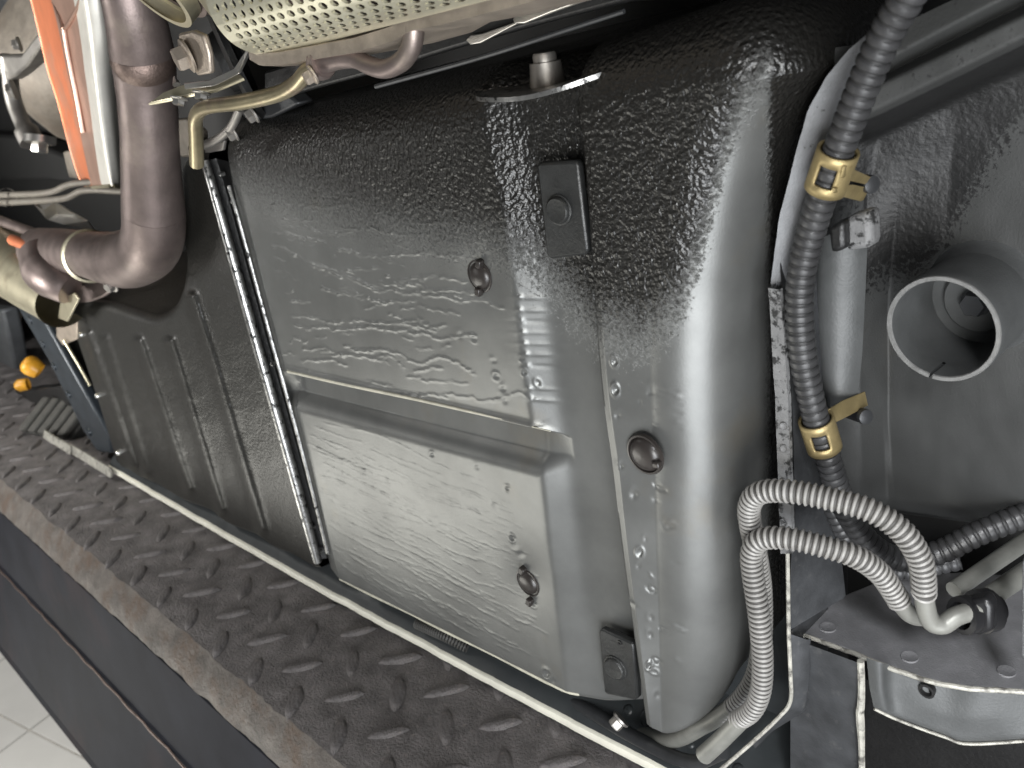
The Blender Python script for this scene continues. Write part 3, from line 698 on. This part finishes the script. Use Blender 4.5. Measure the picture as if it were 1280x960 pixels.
# heat shield with an orange reflection painted into its face colours
osd = thing('folded_heat_shield', 'folded heat shield with orange reflection painted on its face and bright silver ridge left of the pipe', 'heat shield', W(105, 110, .47))
l0 = clc([(30, -40), (40, 0), (52, 50), (60, 85), (74, 130), (88, 185), (100, 222), (110, 236)], .53)[::8]
l1 = clc([(52, -40), (64, 0), (76, 50), (84, 90), (94, 130), (104, 185), (112, 222), (117, 238)], .492)[::8]
l2 = clc([(78, -40), (92, 0), (101, 50), (106, 90), (112, 130), (119, 185), (125, 222), (129, 237)], .472)[::8]
l3 = clc([(92, -40), (104, 0), (112, 50), (117, 90), (122, 130), (130, 185), (137, 222), (141, 236)], .458)[::8]
l4 = clc([(120, -40), (128, 0), (134, 50), (136, 90), (140, 130), (146, 185), (150, 222), (148, 236)], .475)[::8]
l5 = clc([(150, -40), (152, 0), (156, 50), (154, 90), (154, 130), (156, 185), (158, 222), (152, 237)], .52)[::8]
def loft(ls, sub=8, smooth=2):
    out = []
    for a, b in zip(ls[:-1], ls[1:]):
        for k in range(sub): out.append(a*(1-k/sub)+b*k/sub)
    out.append(ls[-1]); Z = np.array(out)
    for _ in range(smooth): Z[1:-1] = (Z[:-2]+Z[1:-1]*2+Z[2:])/4
    return Z
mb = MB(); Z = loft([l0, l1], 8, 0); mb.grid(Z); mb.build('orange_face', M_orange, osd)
mb = MB(); Z = loft([l1, l2], 10, 0); q = Z.copy()
mb.grid(q); mb.build('centre_face', M_pink, osd)
mb = MB(); Z = loft([l2, l3, l4, l5], 10, 8); mb.grid(Z); mb.build('silver_ridge', M_ridge, osd)
mb = tubepx([(62, -10, .50), (74, 20, .487), (80, 36, .482), (96, 12, .47), (104, -14, .462)], 2.6, 30, 8); tubepx([(80, 34, .482), (86, 70, .482), (96, 120, .482), (104, 165, .48)], 3, 30, 8, mb); mb.build('pressed_line', M_pink, osd)
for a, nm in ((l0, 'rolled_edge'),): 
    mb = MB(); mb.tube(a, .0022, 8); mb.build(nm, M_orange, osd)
mb = MB(); e = np.array([l[-1] for l in (l0, l1, l2, l3, l4, l5)]); mb.tube(pl(e, 24), .0026, 8); mb.build('bottom_bead', M_cream, osd)

# gearbox
gb = thing('gearbox_casing', 'brown grey cast gearbox end behind the folded shield', 'gearbox', W(50, 110, .62))
mb = MB(); A = W(80, 90, .70); axis = W(20, 200, .60)-W(70, 40, .66); s = tscale(A)
mb.lathe(A, (-.35, -.75, -.3), [(130*s, -.2), (118*s, -.06), (104*s, -.02), (96*s, .0), (80*s, .06), (60*s, .085), (30*s, .10), (2*s, .104)], 40); mb.build('housing', M_cast, gb, angle=50)
mb = MB(); mb.tube(path([(12, 70, .56), (14, 110, .55), (22, 140, .545), (40, 178, .54)], 20), [11*s]*4+[9*s]*12+[13*s]*4, 12); mb.build('cast_rib', M_silverdull, gb)
mb = plate([(-5, 70), (26, 69), (40, 50), (50, 38), (52, 56), (34, 82), (18, 96), (8, 102)], .545, .03); mb.build('lug', M_silverdull, gb, bevel=.004)
mb = MB(); O = W(50, 176, .535); mb.lathe(O, (.05, -.35, -.9), [(16*s, -.008), (16*s, .004), (12*s, .006)], 20); hexbolt(mb, O, (.05, -.35, -.9), 8.5*s, .02, flange=False); mb.build('drain_plug', M_silver, gb)
for x, y, Y_, k_ in ((18, 112, .535, 8), (25, 55, .58, 6)):
    mb = MB(); hexbolt(mb, W(x, y, Y_), (-.5, -.8, 0), k_*s, .012); mb.build('casing_bolt', M_silverdull, gb)
mb = MB(); mb.lathe(W(20, -10, .75), (-.3, -.8, -.3), [(170*s, -.2), (160*s, 0), (120*s, .04), (100*s, .045), (2*s, .05)], 40)
mb.build('bell_housing', M_darkmetal, gb, angle=40)
gm = thing('gearbox_mount', 'dark grey crossmember below the gearbox at the far end', 'crossmember', W(40, 215, .70))
mb = plate([(-40, 165), (20, 170), (80, 195), (125, 215), (120, 235), (60, 225), (0, 225), (-40, 220)], .72, .06); mb.build('beam', M_void, gm, bevel=.008)
mb = plate([(78, 190), (96, 186), (98, 225), (86, 222)], .60, .02); mb.build('stay', M_cast, gm, bevel=.003)
fo = thing('silver_foil_shield', 'small crumpled silver foil shield under the paired brake lines', 'heat shield', W(60, 265, .50))
fp = [[(36, 238), (48, 250), (70, 252), (96, 268)], [(42, 250), (56, 262), (74, 268), (110, 276)], [(45, 256), (60, 274), (80, 280), (118, 286)]]
mb = MB(); mb.grid(np.array([[W(x, y, .50+.012*((i+j) % 2)) for j, (x, y) in enumerate(r)] for i, r in enumerate(fp)])); o = mb.build('foil', M_silver, fo, smooth=False); sm = o.modifiers.new('thickness', 'SOLIDIFY'); sm.thickness = .002
mb = tubepx([(-20, 244, .49), (30, 243, .49), (64, 240, .49), (90, 230, .495), (140, 226, .50)], 4.2, 40, 10); tubepx([(-20, 254, .485), (30, 252, .485), (80, 248, .485), (106, 238, .49), (160, 240, .50)], 4.2, 40, 10, mb)
bl = mb.build('brake_lines', M_line); tag(bl, 'pair of grey beige brake lines running across the far end', 'brake lines')
mb = MB(); mb.lathe(W(9, 247, .483), (1, .1, .05), [(10.5*s, -3*s), (10.5*s, 3*s)], 16); mb.build('line_clip', M_silver, bl)
mb = tubepx([(-30, 265, .47), (20, 283, .465), (56, 296, .46), (90, 304, .46)], 6.5, 20, 12)
tag(mb.build('link_rod', M_exh), 'straight brown rod running into the muffler inlet', 'rod')

# muffler inlet shell, lower left
mu = thing('muffler_shell', 'pale rounded muffler shell with orange reflection painted on its rim under the pipe end', 'muffler', W(30, 345, .44))
P = path([(-50, 300, .46), (-10, 318, .45), (30, 342, .44), (70, 372, .43), (78, 380, .428)], 30)
mb = MB(); rr = np.interp(np.linspace(0, 1, 30), [0, .3, .8, 1], [46, 44, 38, 32]); mb.tube(P, [a*tscale(p) for a, p in zip(rr, P)], 32, caps=False); mb.build('shell', M_cream, mu, angle=70)
mb = tubepx([(52, 316, .425), (58, 338, .415), (72, 352, .412), (88, 362, .42)], [26, 29, 26, 20], 24, 24); mb.build('inlet_cone', M_exh, mu, angle=70)
mb = tubepx([(16, 300, .43), (35, 308, .425), (56, 318, .425)], 7, 10, 10); mb.build('rim_edge', M_orange, mu)  # orange reflection painted as a coloured rim
mb = plate([(76, 374), (92, 366), (98, 374), (84, 402), (72, 398)], .415, .004); mb.build('seam_flange', M_cream, mu, bevel=.001)
mb = plate([(70, 398), (96, 402), (96, 424), (78, 432), (70, 420)], .45, .01); hk = mb.build('bracket', M_tan, mu, bevel=.002)
mb = tubepx([(80, 425, .445), (98, 455, .446), (113, 482, .447)], 1.8, 12, 8); mb.build('wire', M_cream, hk)
mb = plate([(98, 355), (140, 340), (150, 356), (128, 372), (96, 384), (84, 378)], .455, .01); mb.build('rear_lug', M_exh, mu, bevel=.003)

# arms at the lower left
ar = thing('diagonal_brace', 'blue black diagonal brace with pressed bumps below the muffler shell', 'brace', W(75, 470, .50))
mb = plate([(14, 372), (50, 392), (136, 545), (140, 568), (122, 566), (104, 540), (60, 450)], .46, .02); mb.build('bar', M_arm, ar, bevel=.006)
for x, y in ((38, 400), (54, 430), (68, 458), (86, 493), (112, 540)):
    mb = MB(); p = W(x, y, .46); ss = tscale(p); mb.lathe(p, (0, -1, 0), [(6*ss, -.002), (5*ss, .003), (2*ss, .005), (.1*ss, .0052)], 12); mb.build('pressed_bump', M_arm, ar)
mb = plate([(50, 392), (66, 396), (140, 540), (150, 575), (140, 568), (136, 545)], .49, .03); mb.build('side_flange', M_black, ar, bevel=.002)
ga = thing('grey_suspension_arm', 'mid grey arm standing at the far edge beside the amber caps', 'suspension arm', W(10, 450, .55))
mb = plate([(-20, 385), (2, 388), (10, 420), (20, 470), (18, 500), (-2, 505), (-20, 500)], .55, .04); mb.build('arm', M_greyarm, ga, bevel=.008)
am = thing('amber_cap', 'amber plastic cap with a smaller amber knob in the gap by the grey arm', 'plastic cap', W(35, 458, .47))
mb = MB(); A = W(38, 457, .47); ss = tscale(A); mb.lathe(A, (-.5, -.5, .7), [(10*ss, -.022), (12*ss, -.012), (13*ss, 0), (11.5*ss, .009), (7*ss, .015), (.5*ss, .017)], 24); mb.build('cap', M_amber, am)
mb = MB(); A = W(24, 482, .465); mb.lathe(A, (-.6, -.8, 0), [(8*ss, -.02), (8.5*ss, 0), (5*ss, .008), (.3*ss, .009)], 18); mb.build('knob', M_amber, am)
hu = thing('hub_casting', 'grey cast hub behind the amber cap', 'hub', W(40, 450, .66))
mb = MB(); A = W(40, 450, .68); ss = tscale(A); mb.lathe(A, (-.5, -.8, 0), [(62*ss, -.03), (60*ss, .0), (44*ss, .012), (40*ss, .03), (2*ss, .032)], 30); mb.build('casting', M_cast, hu, angle=40)
# ribbed rubber block at the far end of the runway
rb = thing('rubber_wheel_block', 'small grey ribbed rubber block lying on the far end of the checker plate', 'wheel block', WZ(55, 545, -.695))
b0_, b1_ = WZ(26, 540, -.695), WZ(86, 549, -.695); u_ = b1_-b0_; b2_ = b0_+np.array([0, .10, .01])
mb = MB(); v_ = np.array([0, .08, .055])
mb.prism([b0_, b1_, b1_+v_, b0_+v_], (0, .02, -.03)); mb.build('body', M_tyre, rb, bevel=.006)
for k in range(5):
    q = (k+.5)/5; mb = MB(); c_ = b0_+u_*q; w_ = u_*.075; nn = np.array([0, -.008, .010])
    mb.prism([c_-w_, c_+w_, c_+w_+v_*.9, c_-w_+v_*.9], nn); mb.build('rib', M_greyrub, rb, bevel=.004)
xm = thing('far_crossbar', 'black crossbar above the ribbed rubber block at the far end', 'crossbar', WZ(40, 505, -.60))
mb = plate([(-30, 492), (20, 489), (80, 482), (88, 500), (86, 516), (40, 520), (-30, 524)], .49, .03); mb.build('bar', M_black, xm, bevel=.004)

# ================================================================== RIGHT SIDE: chassis panel
pn = thing('wheelhouse_sheet', 'dark speckled chassis sheet with grey overspray behind the round cup', 'chassis sheet', W(1150, 350, .6))
def hl(pts, n=150): return pl([W(*p) for p in pts], n)
R_ = [hl([(1040, 60, .50), (1075, 55, .50), (1180, 5, .50), (1330, -70, .50)]),
      hl([(1045, 95, .495), (1080, 90, .495), (1190, 32, .495), (1330, -40, .495)]),
      hl([(1050, 112, .51), (1086, 104, .512), (1190, 50, .512), (1330, -20, .512)]),
      hl([(1050, 118, .495), (1086, 112, .495), (1190, 62, .495), (1330, -6, .495)]),
      hl([(1050, 160, .495), (1092, 142, .495), (1190, 95, .495), (1330, 25, .495)]),
      hl([(1030, 185, .56), (1100, 165, .585), (1190, 120, .59), (1340, 50, .59)]),
      hl([(1010, 240, .55), (1085, 235, .585), (1190, 200, .60), (1340, 160, .60)]),
      hl([(990, 380, .55), (1075, 380, .575), (1110, 380, .60), (1340, 370, .60)]),
      hl([(990, 520, .55), (1075, 520, .575), (1110, 520, .60), (1340, 540, .60)]),
      hl([(1000, 610, .56), (1075, 618, .58), (1110, 622, .60), (1340, 645, .60)]),
      hl([(1010, 625, .575), (1075, 632, .59), (1110, 638, .61), (1340, 668, .61)]),
      hl([(1010, 625, .64), (1075, 632, .66), (1110, 640, .68), (1340, 668, .68)])]
Z = loft(R_, 14, 5)
fl_ = np.array([[.0012*fbm(p[0], p[2], 12, 5) for p in r] for r in Z]); Z[..., 1] += fl_
px, py = proj(Z)
line = np.interp(px, [1000, 1085, 1110, 1160, 1200, 1240, 1280, 1340], [330, 330, 345, 330, 270, 200, 140, 90])
coat = np.clip(.5+(line-py)/150., -.35, 1.3)
coat = np.where(px < 1080, np.clip(.3+(300-py)/300, -.3, .5), coat)
coat = np.where((py < 150) & (py < 150-(px-1085)*.48), .30, coat)
coat = coat+.18*np.exp(-((px-1082)/14)**2)*(py > 300)
mb = MB(); mb.grid(Z); mb.build('pressed_sheet', M_pan, pn, angle=70, attrs={'coat': coat.ravel()})
# flange strips along the tank gap
def strip(Lp, Rp, Y0, Y1, n=70):
    a = pl([W(x, y, Y0) for x, y in Lp], n); b = pl([W(x, y, Y1) for x, y in Rp], n)
    wv_ = np.array([[.0006*fbm(p[2], 0, 40, 3), 0, 0] for p in a])
    return np.array([a+np.array([0, .06, 0]), a+wv_+np.array([0, .001, 0]), a+wv_+np.array([0.0005, 0, 0]), a*.5+b*.5, b, b+np.array([0, .004, 0])])
cf = thing('chassis_flange', 'pale grey curved chassis flange between the tank and the black conduit', 'chassis rail', W(985, 300, .5))
mb = MB(); mb.grid(strip([(1092, 34), (1060, 62), (1030, 98), (1012, 132), (998, 175), (986, 222), (974, 268), (967, 310), (963, 356)], [(1112, 50), (1080, 84), (1054, 125), (1040, 160), (1026, 205), (1012, 252), (1000, 300), (992, 330), (985, 358)], .485, .495)); mb.build('upper_strip', M_flange, cf, angle=50)
mb = MB(); mb.grid(strip([(960, 360), (963, 420), (968, 500), (971, 580), (973, 640), (975, 692)], [(974, 362), (980, 420), (985, 500), (987, 580), (989, 640), (990, 692)], .478, .478)); mb.build('lower_strip', M_flange2, cf, angle=50)
mb = MB(); mb.grid(strip([(974, 330), (984, 420), (990, 520), (993, 640), (988, 700), (986, 788)], [(1000, 330), (1012, 420), (1020, 520), (1036, 640), (1050, 712), (1054, 748)], .487, .535)); mb.build('inner_web', M_mid, cf, angle=50)
for y in (532, 560, 602, 652):
    mb = MB(); p = W(981, y, .478); ss = tscale(p); mb.lathe(p, (0, -1, 0), [(6*ss, -.001), (5*ss, .0014), (3*ss, .0006), (.1*ss, .0004)], 14); mb.build('spot_weld', M_flange2, cf)
mb = tubepx([(984, 668, .482), (985, 720, .483), (986, 790, .484), (988, 840, .485), (988, 876, .485), (974, 896, .48), (940, 928, .47), (896, 966, .455)], 2.6, 80, 8); mb.build('sealed_edge', M_pale, cf)
mb = MB(); mb.grid(strip([(940, 930), (960, 910), (986, 884), (986, 830), (986, 792)], [(944, 936), (966, 914), (1004, 890), (1010, 835), (1010, 800)], .484, .495)); mb.build('lower_web', M_mid, cf, angle=50)
# black sheet standing in for the shade in the gap behind tank edge
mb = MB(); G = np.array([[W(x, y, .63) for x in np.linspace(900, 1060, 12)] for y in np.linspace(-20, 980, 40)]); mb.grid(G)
tag(mb.build('gap_shade_sheet', M_black), 'black bumpy sheet standing in for the shade in the gap between tank and chassis flange', 'shade sheet')
# strap plate with foam block
st = thing('strap_plate', 'smooth grey strap plate with black foam pad behind the conduit', 'strap', W(1055, 400, .53))
ca = pl([W(1022, 300, .535), W(1018, 400, .535), W(1026, 470, .535), W(1040, 522, .535)], 30); cb_ = pl([W(1086, 268, .535), W(1082, 360, .54), W(1078, 440, .54), W(1072, 500, .54)], 30)
mb = MB(); G = np.array([ca*(1-q)+cb_*q+np.array([0, -.012*math.sin(math.pi*q)**.6, 0]) for q in np.linspace(0, 1, 14)]); mb.grid(G)
mb.build('plate', M_cup, st, angle=60)
mb = plate([(1034, 284), (1054, 276), (1056, 312), (1038, 318)], .505, .02); mb.build('foam_pad', M_black, st, bevel=.003)
mb = plate([(1055, 272), (1088, 262), (1090, 310), (1056, 316)], .512, .015); mb.build('top_block', M_flange2, st, bevel=.004)

# round cup
cu = thing('round_cup', 'round grey steel cup with slit rim and a bolt at its bottom', 'cup', W(1190, 400, .59))
O = W(1177, 412, .535); ss = tscale(O); Ro = 70*ss; Ri = 63*ss; dp = .062
slit = lambda i, k: False
mb = MB(); SEG = 96
ang_s = None
A_ = np.array([0, 1., 0])
N1 = np.cross(A_, [0, 0, 1.]); B1 = np.cross(A_, N1)
best = min(range(SEG), key=lambda k: abs(proj(O+Ro*(math.cos(2*math.pi*k/SEG)*N1+math.sin(2*math.pi*k/SEG)*B1))[0]-1166)+(0 if proj(O+Ro*(math.cos(2*math.pi*k/SEG)*N1+math.sin(2*math.pi*k/SEG)*B1))[1] > 412 else 999))
profc = [(Ro*.98, dp), (Ro, .01), (Ro, .0015), (Ro*.985, 0), (Ri*1.02, 0), (Ri, .0015), (Ri, .02), (Ri*.99, dp*.97), (Ri*.72, dp*.97), (Ri*.70, dp*.9), (Ri*.66, dp*.88), (Ri*.28, dp*.88), (Ri*.27, dp*.93), (Ri*.01, dp*.93)]
mb.lathe(O, A_, profc, SEG, skip=lambda i, k: k == best and 1 <= i <= 5)
cup = mb.build('cup_wall', M_cup, cu, angle=35)
mb = MB(); mb.lathe(O, A_, [(Ro*.997, .0004), (Ro*.985, -.0006), (Ri*1.02, -.0006), (Ri*1.003, .0004)], SEG, skip=lambda i, k: k == best); mb.build('rim', M_cuprim, cup)
mb = MB(); hexbolt(mb, O+A_*dp*.93, -A_, .0085, .012); mb.build('cup_bolt', M_darkmetal, cu)
mb = MB(); mb.lathe(O, A_, [(Ro*.98, dp*.8), (Ro*1.03, dp*.95), (Ro*1.12, dp*1.06), (Ro*1.2, dp*1.1)], 64); mb.build('base_fillet', M_cup, cu)

# black conduit
def conduit(pts, rpx, pitch, n_per, prof, seg, hi, lo, mb=None, npath=4000):
    P = path(pts, npath); s_ = np.r_[0, np.cumsum(np.linalg.norm(np.diff(P, axis=0), axis=1))]
    rings = int(s_[-1]/pitch); u = np.linspace(0, s_[-1], rings*n_per+1)
    Q = np.stack([np.interp(u, s_, P[:, k]) for k in range(3)], 1)
    r0 = np.mean([tscale(p) for p in Q])*rpx
    rr = np.array([r0*prof[i % n_per] for i in range(len(Q))])
    mi = [1 if (prof[i % n_per] < .93 and prof[(i+1) % n_per] < .93) else 0 for i in range(len(Q)-1)]
    mb = mb or MB(); mb.tube(Q, rr, seg, True, 0, mi); return mb, Q, r0
loomp = [(1150, -30, .46), (1132, 0, .462), (1105, 48, .465), (1072, 125, .468), (1042, 205, .472), (1015, 285, .478), (1001, 350, .48), (1001, 420, .482), (1014, 500, .488), (1034, 570, .50), (1055, 632, .515), (1088, 680, .53), (1130, 700, .545), (1175, 690, .56), (1220, 668, .575), (1290, 640, .60)]
cp = [.99, 1, 1, .99, .90, .90]
mb, LQ, lr = conduit(loomp, 17.5, .0063, 6, cp, 18, 0, 1)
loom = mb.build('black_conduit', [M_loom, M_loomg], angle=24); tag(loom, 'black corrugated wiring conduit curving down from the top to the shelf', 'conduit')
mb, _, _ = conduit([(1030, 600, .53), (1052, 660, .54), (1080, 700, .555), (1130, 712, .57), (1200, 700, .59)], 13, .0063, 6, cp, 14, 0, 1)
tag(mb.build('second_conduit', [M_loom, M_loomg], angle=80), 'second thinner black corrugated conduit half hidden in shadow under the grey hoses', 'conduit')

# clips
def clip(cxp, cyp, tabpts, stud, lab):
    pxq, pyq = proj(LQ); i = int(np.argmin((pxq-cxp)**2+(pyq-cyp)**2)); c = LQ[i]; T = LQ[i+4]-LQ[i-4]; T /= np.linalg.norm(T)
    th = thing('pipe_clip', lab, 'clip', c, 'yellow zinc clips on the black conduit')
    view = CAM-c; view -= T*view.dot(T); view /= np.linalg.norm(view); sidev = np.cross(T, view)
    R1 = lr*1.13; hl_ = .0125; mb = MB(); nt, na = 8, 40; G = np.zeros((nt+1, na, 3))
    for a in range(nt+1):
        for b in range(na):
            t = 2*math.pi*b/na; G[a, b] = c+T*hl_*(2*a/nt-1)+R1*(math.cos(t)*view+math.sin(t)*sidev)
    V = G.reshape(-1, 3); Fc = []
    for a in range(nt):
        for b in range(na):
            tm_ = (b+.5)/na*360; tm_ = tm_-360 if tm_ > 180 else tm_
            if 2 <= a <= 5 and -22 < tm_ < 32: continue
            q = (b+1) % na; Fc.append((a*na+b, a*na+q, (a+1)*na+q, (a+1)*na+b))
    mb.add(V, Fc); o = mb.build('band', M_brass, th); so = o.modifiers.new('thickness', 'SOLIDIFY'); so.thickness = .0016; so.offset = 1
    for tp_ in tabpts:
        mb = MB(); mb.prism([W(*p) for p in tp_], np.array([.0012, .0016, .0004])); mb.build('tab', M_brass, th, bevel=.0005)
    a, b = W(*stud[0]), W(*stud[1]); dv_ = (b-a)/np.linalg.norm(b-a)
    mb = MB(); mb.tube([a, b], [.0052, .0052], 14); sd = mb.build('stud', M_blackpl, th)
    mb = MB(); mb.lathe(b, dv_, [(.0052, 0), (.0055, .0008), (.0052, .0035), (.003, .0045), (.0001, .0046)], 14); mb.build('stud_tip', M_darkmetal, sd)
    return th
clip(1038, 212, [[(1053, 208, .462), (1066, 214, .478), (1089, 224, .52), (1086, 232, .52), (1060, 226, .478), (1050, 222, .462)], [(1040, 236, .462), (1062, 232, .482), (1084, 236, .522), (1075, 252, .52), (1055, 247, .485), (1040, 241, .462)], [(1080, 218, .53), (1090, 224, .53), (1076, 252, .53), (1066, 246, .53)]],
     ((1062, 226, .524), (1086, 230, .516)), 'brass coloured clip with slot holding the conduit high beside the flange')
clip(1029, 541, [[(1034, 512, .50), (1050, 502, .52), (1078, 490, .545), (1082, 508, .545), (1056, 522, .52), (1040, 530, .50)]],
     ((1056, 512, .545), (1079, 520, .535)), 'dull brass clip with slot holding the conduit above the grey hoses')

# shelf and brackets, bottom right
sf = thing('shelf_bracket', 'grey dusty sheet metal shelf with cream edge under the two ribbed hoses', 'bracket', WZ(1130, 800, -.47))
SZ = -.472
fe = [(984, 791), (1000, 791), (1012, 794), (1060, 811), (1105, 829), (1150, 845), (1180, 853), (1215, 858), (1290, 862), (1400, 866)]
be = [(1400, 735), (1280, 720), (1200, 715), (1110, 722), (1060, 742), (1020, 765)]
fe = [tuple(p) for p in pl(fe, 40)]
P = [WZ(x, y, SZ) for x, y in fe]+[WZ(x, y, SZ) for x, y in be]
mb = MB(); mb.prism(P, (0, 0, -.0025)); top = mb.build('shelf_top', M_shelf, sf, bevel=.0008)
mb = MB(); Q = np.array([WZ(x, y, SZ) for x, y in fe]); Qn = Q+np.array([[0, -.0006+.0008*fbm(p[0], 0, 60, 2), -.0016+.0006*fbm(p[0], 0, 90, 6)] for p in Q]); mb.tube(Qn, .0019, 8); mb.build('sealed_edge', M_pale, sf)
for x, y in ((1035, 785), (1137, 822), (1258, 840)):
    mb = MB(); p = WZ(x, y, SZ); mb.lathe(p, (0, 0, 1), [(.0062, -.0004), (.0058, .0012), (.0046, .0009), (.002, .0004), (.0001, .0003)], 20); mb.build('spot_weld', M_shelf, sf)
mb = MB(); G = []
for y in np.linspace(0, 1, 14):
    G.append([W(x, (796+(x-985)*.37)*(1-y)+1010*y, .497+.02*y) for x in np.linspace(988, 1078, 14)])
mb.grid(np.array(G)); mb.build('front_web', M_mid, sf, angle=60)
mb = tubepx([(1076, 826, .498), (1077, 860, .499), (1076, 884, .50), (1075, 890, .50), (1077, 930, .503), (1078, 1000, .508)], [4.5, 4.5, 5.5, 4, 4, 4], 50, 8); mb.build('web_edge', M_pale, sf)
# curved gusset
rowsg = [[(1083, 822, .500), (1100, 828, .50), (1118, 833, .512), (1180, 853, .525), (1230, 859, .53), (1300, 862, .55), (1400, 866, .58)],
         [(1087, 860, .500), (1102, 866, .50), (1120, 872, .512), (1180, 893, .52), (1230, 898, .528), (1300, 896, .548), (1400, 894, .578)],
         [(1092, 884, .502), (1106, 890, .503), (1125, 898, .512), (1180, 918, .52), (1210, 927, .526), (1300, 922, .546), (1400, 918, .576)],
         [(1094, 887, .52), (1108, 893, .52), (1125, 901, .53), (1180, 922, .54), (1210, 931, .546), (1300, 926, .566), (1400, 922, .596)]]
mb = MB(); mb.grid(loft([cr([W(*p) for p in r], 60) for r in rowsg], 8, 1)); gus = mb.build('curved_gusset', M_cup, sf, angle=50)
mb = MB(); p = W(1159, 863, .518); mb.lathe(p, (0, -1, 0), [(.0052, -.003), (.0058, .0016), (.004, .0018), (.0034, -.002), (.0001, -.0022)], 16); mb.build('drain_hole', M_black, gus)
mb = tubepx([(1093, 886, .503), (1125, 901, .513), (1180, 921, .521), (1212, 930, .527), (1300, 925, .547)], 2, 40, 8); mb.build('gusset_edge', M_pale, gus)
mb = MB(); mb.grid(np.array([[W(x, y, .60) for x in np.linspace(1078, 1420, 12)] for y in np.linspace(850, 1010, 8)])); mb.build('rear_web', M_black, sf)
mb = plate([(1276, 700), (1300, 690), (1300, 835), (1283, 832), (1275, 820)], .50, .01); mb.build('upright_tab', M_flange, sf, bevel=.003)

# grey ribbed hoses with metal pipe ends
hp = [1., .985, .88, .80, .80, .88]
def hose(name, label, pts, rpx, ends, endr):
    th = thing(name, label, 'hose', W(*pts[0]), 'grey ribbed hoses by the tank corner')
    mb, Q, r0 = conduit(pts, rpx, .00415, 6, hp, 18, 0, 1); mb.build('ribbed_sleeve', [M_hose, M_hoseg], th, angle=80)
    for e, er in zip(ends, endr):
        mb = tubepx(e, er, 40, 16); mb.build('metal_pipe', M_pipe, th, angle=60)
hose('ribbed_hose', 'lower grey ribbed hose rising beside the tank corner and bending to the shelf',
     [(922, 901, .452), (940, 888, .45), (951, 862, .45), (953, 820, .45), (948, 765, .45), (941, 718, .45), (940, 690, .449), (952, 674, .449), (985, 673, .452), (1030, 683, .46), (1070, 696, .47), (1100, 717, .482), (1120, 745, .492), (1124, 752, .494)], 14.3,
     [[(930, 896, .452), (900, 926, .447), (880, 944, .444)], [(1118, 742, .491), (1128, 758, .497), (1142, 770, .505), (1165, 772, .52)]], [11.5, 11])
hose('ribbed_hose', 'upper grey ribbed hose looping over the lower one and ending in a hooked metal pipe',
     [(905, 893, .475), (926, 874, .478), (944, 845, .48), (952, 800, .482), (952, 740, .48), (945, 690, .47), (938, 655, .46), (937, 632, .455), (950, 616, .453), (985, 614, .455), (1040, 624, .462), (1090, 639, .468), (1128, 665, .474), (1150, 700, .48), (1155, 735, .484), (1155, 740, .485)], 14.3,
     [[(915, 884, .476), (880, 906, .472), (830, 925, .49), (760, 905, .53)], [(1154, 732, .484), (1157, 758, .487), (1163, 776, .49), (1178, 781, .495), (1196, 770, .503), (1222, 762, .515)]], [11, 12])
mb = tubepx([(700, 868, .50), (740, 890, .495), (800, 925, .485), (862, 952, .47), (905, 940, .462)], 9, 50, 14)
tag(mb.build('fuel_line', M_darkmetal), 'dark fuel line running along the sill below the tank corner', 'fuel line')
# brown corrugated piece seen under the tank edge
mb, _, _ = conduit([(522, 780, .475), (540, 788, .475), (560, 797, .477), (585, 810, .485)], 7, .0036, 6, hp, 12, 0, 1)
tag(mb.build('short_conduit', [M_greyrub, M_loomg], angle=80), 'short brownish ribbed conduit peeping out under the tank bottom edge', 'conduit')
# small bolt beneath the tank's corner
sbolt = thing('body_bolt', 'small pale hex bolt beside the bottom corner of the tank', 'bolt', W(777, 898, .475))
mb = MB(); hexbolt(mb, W(777, 898, .475), (-.35, -.7, -.5), .0068, .011); mb.build('head', M_silverdull, sbolt)

# rods and plastic connector at the right
mb = tubepx([(1192, 738, .54), (1240, 705, .58), (1300, 664, .64)], 11, 12, 14); tag(mb.build('steel_rod', M_pipe), 'upper of two grey rods slanting into the dark opening', 'rod', 'grey rods at the far right')
mb = tubepx([(1228, 752, .53), (1270, 724, .56), (1320, 690, .61)], 13, 12, 14); tag(mb.build('steel_rod', M_pipe), 'lower of two grey rods running to the black connector', 'rod', 'grey rods at the far right')
cn = thing('plastic_connector', 'black plastic pipe connector at the end of the hooked metal pipe', 'connector', W(1225, 770, .52))
mb = MB(); a = W(1200, 770, .508); b = W(1245, 760, .535); dvv = b-a; L_ = np.linalg.norm(dvv)
mb.lathe(a, dvv, [(.009, 0), (.0125, .001), (.0125, L_*.25), (.0105, L_*.28), (.0105, L_*.5), (.0145, L_*.52), (.0145, L_*.8), (.010, L_*.85), (.010, L_), (.001, L_)], 20); mb.build('barrel', M_blackpl, cn, angle=35)
mb = plate([(1205, 752), (1232, 748), (1240, 760), (1240, 790), (1222, 797), (1206, 788)], .512, .012); mb.build('latch', M_blackpl, cn, bevel=.003)
mb = MB(); mb.grid(np.array([[W(x, y, .72) for x in np.linspace(1030, 1400, 8)] for y in np.linspace(610, 790, 8)])); mb.build('rear_sheet', M_void, body)

scene.cycles.max_bounces = 8
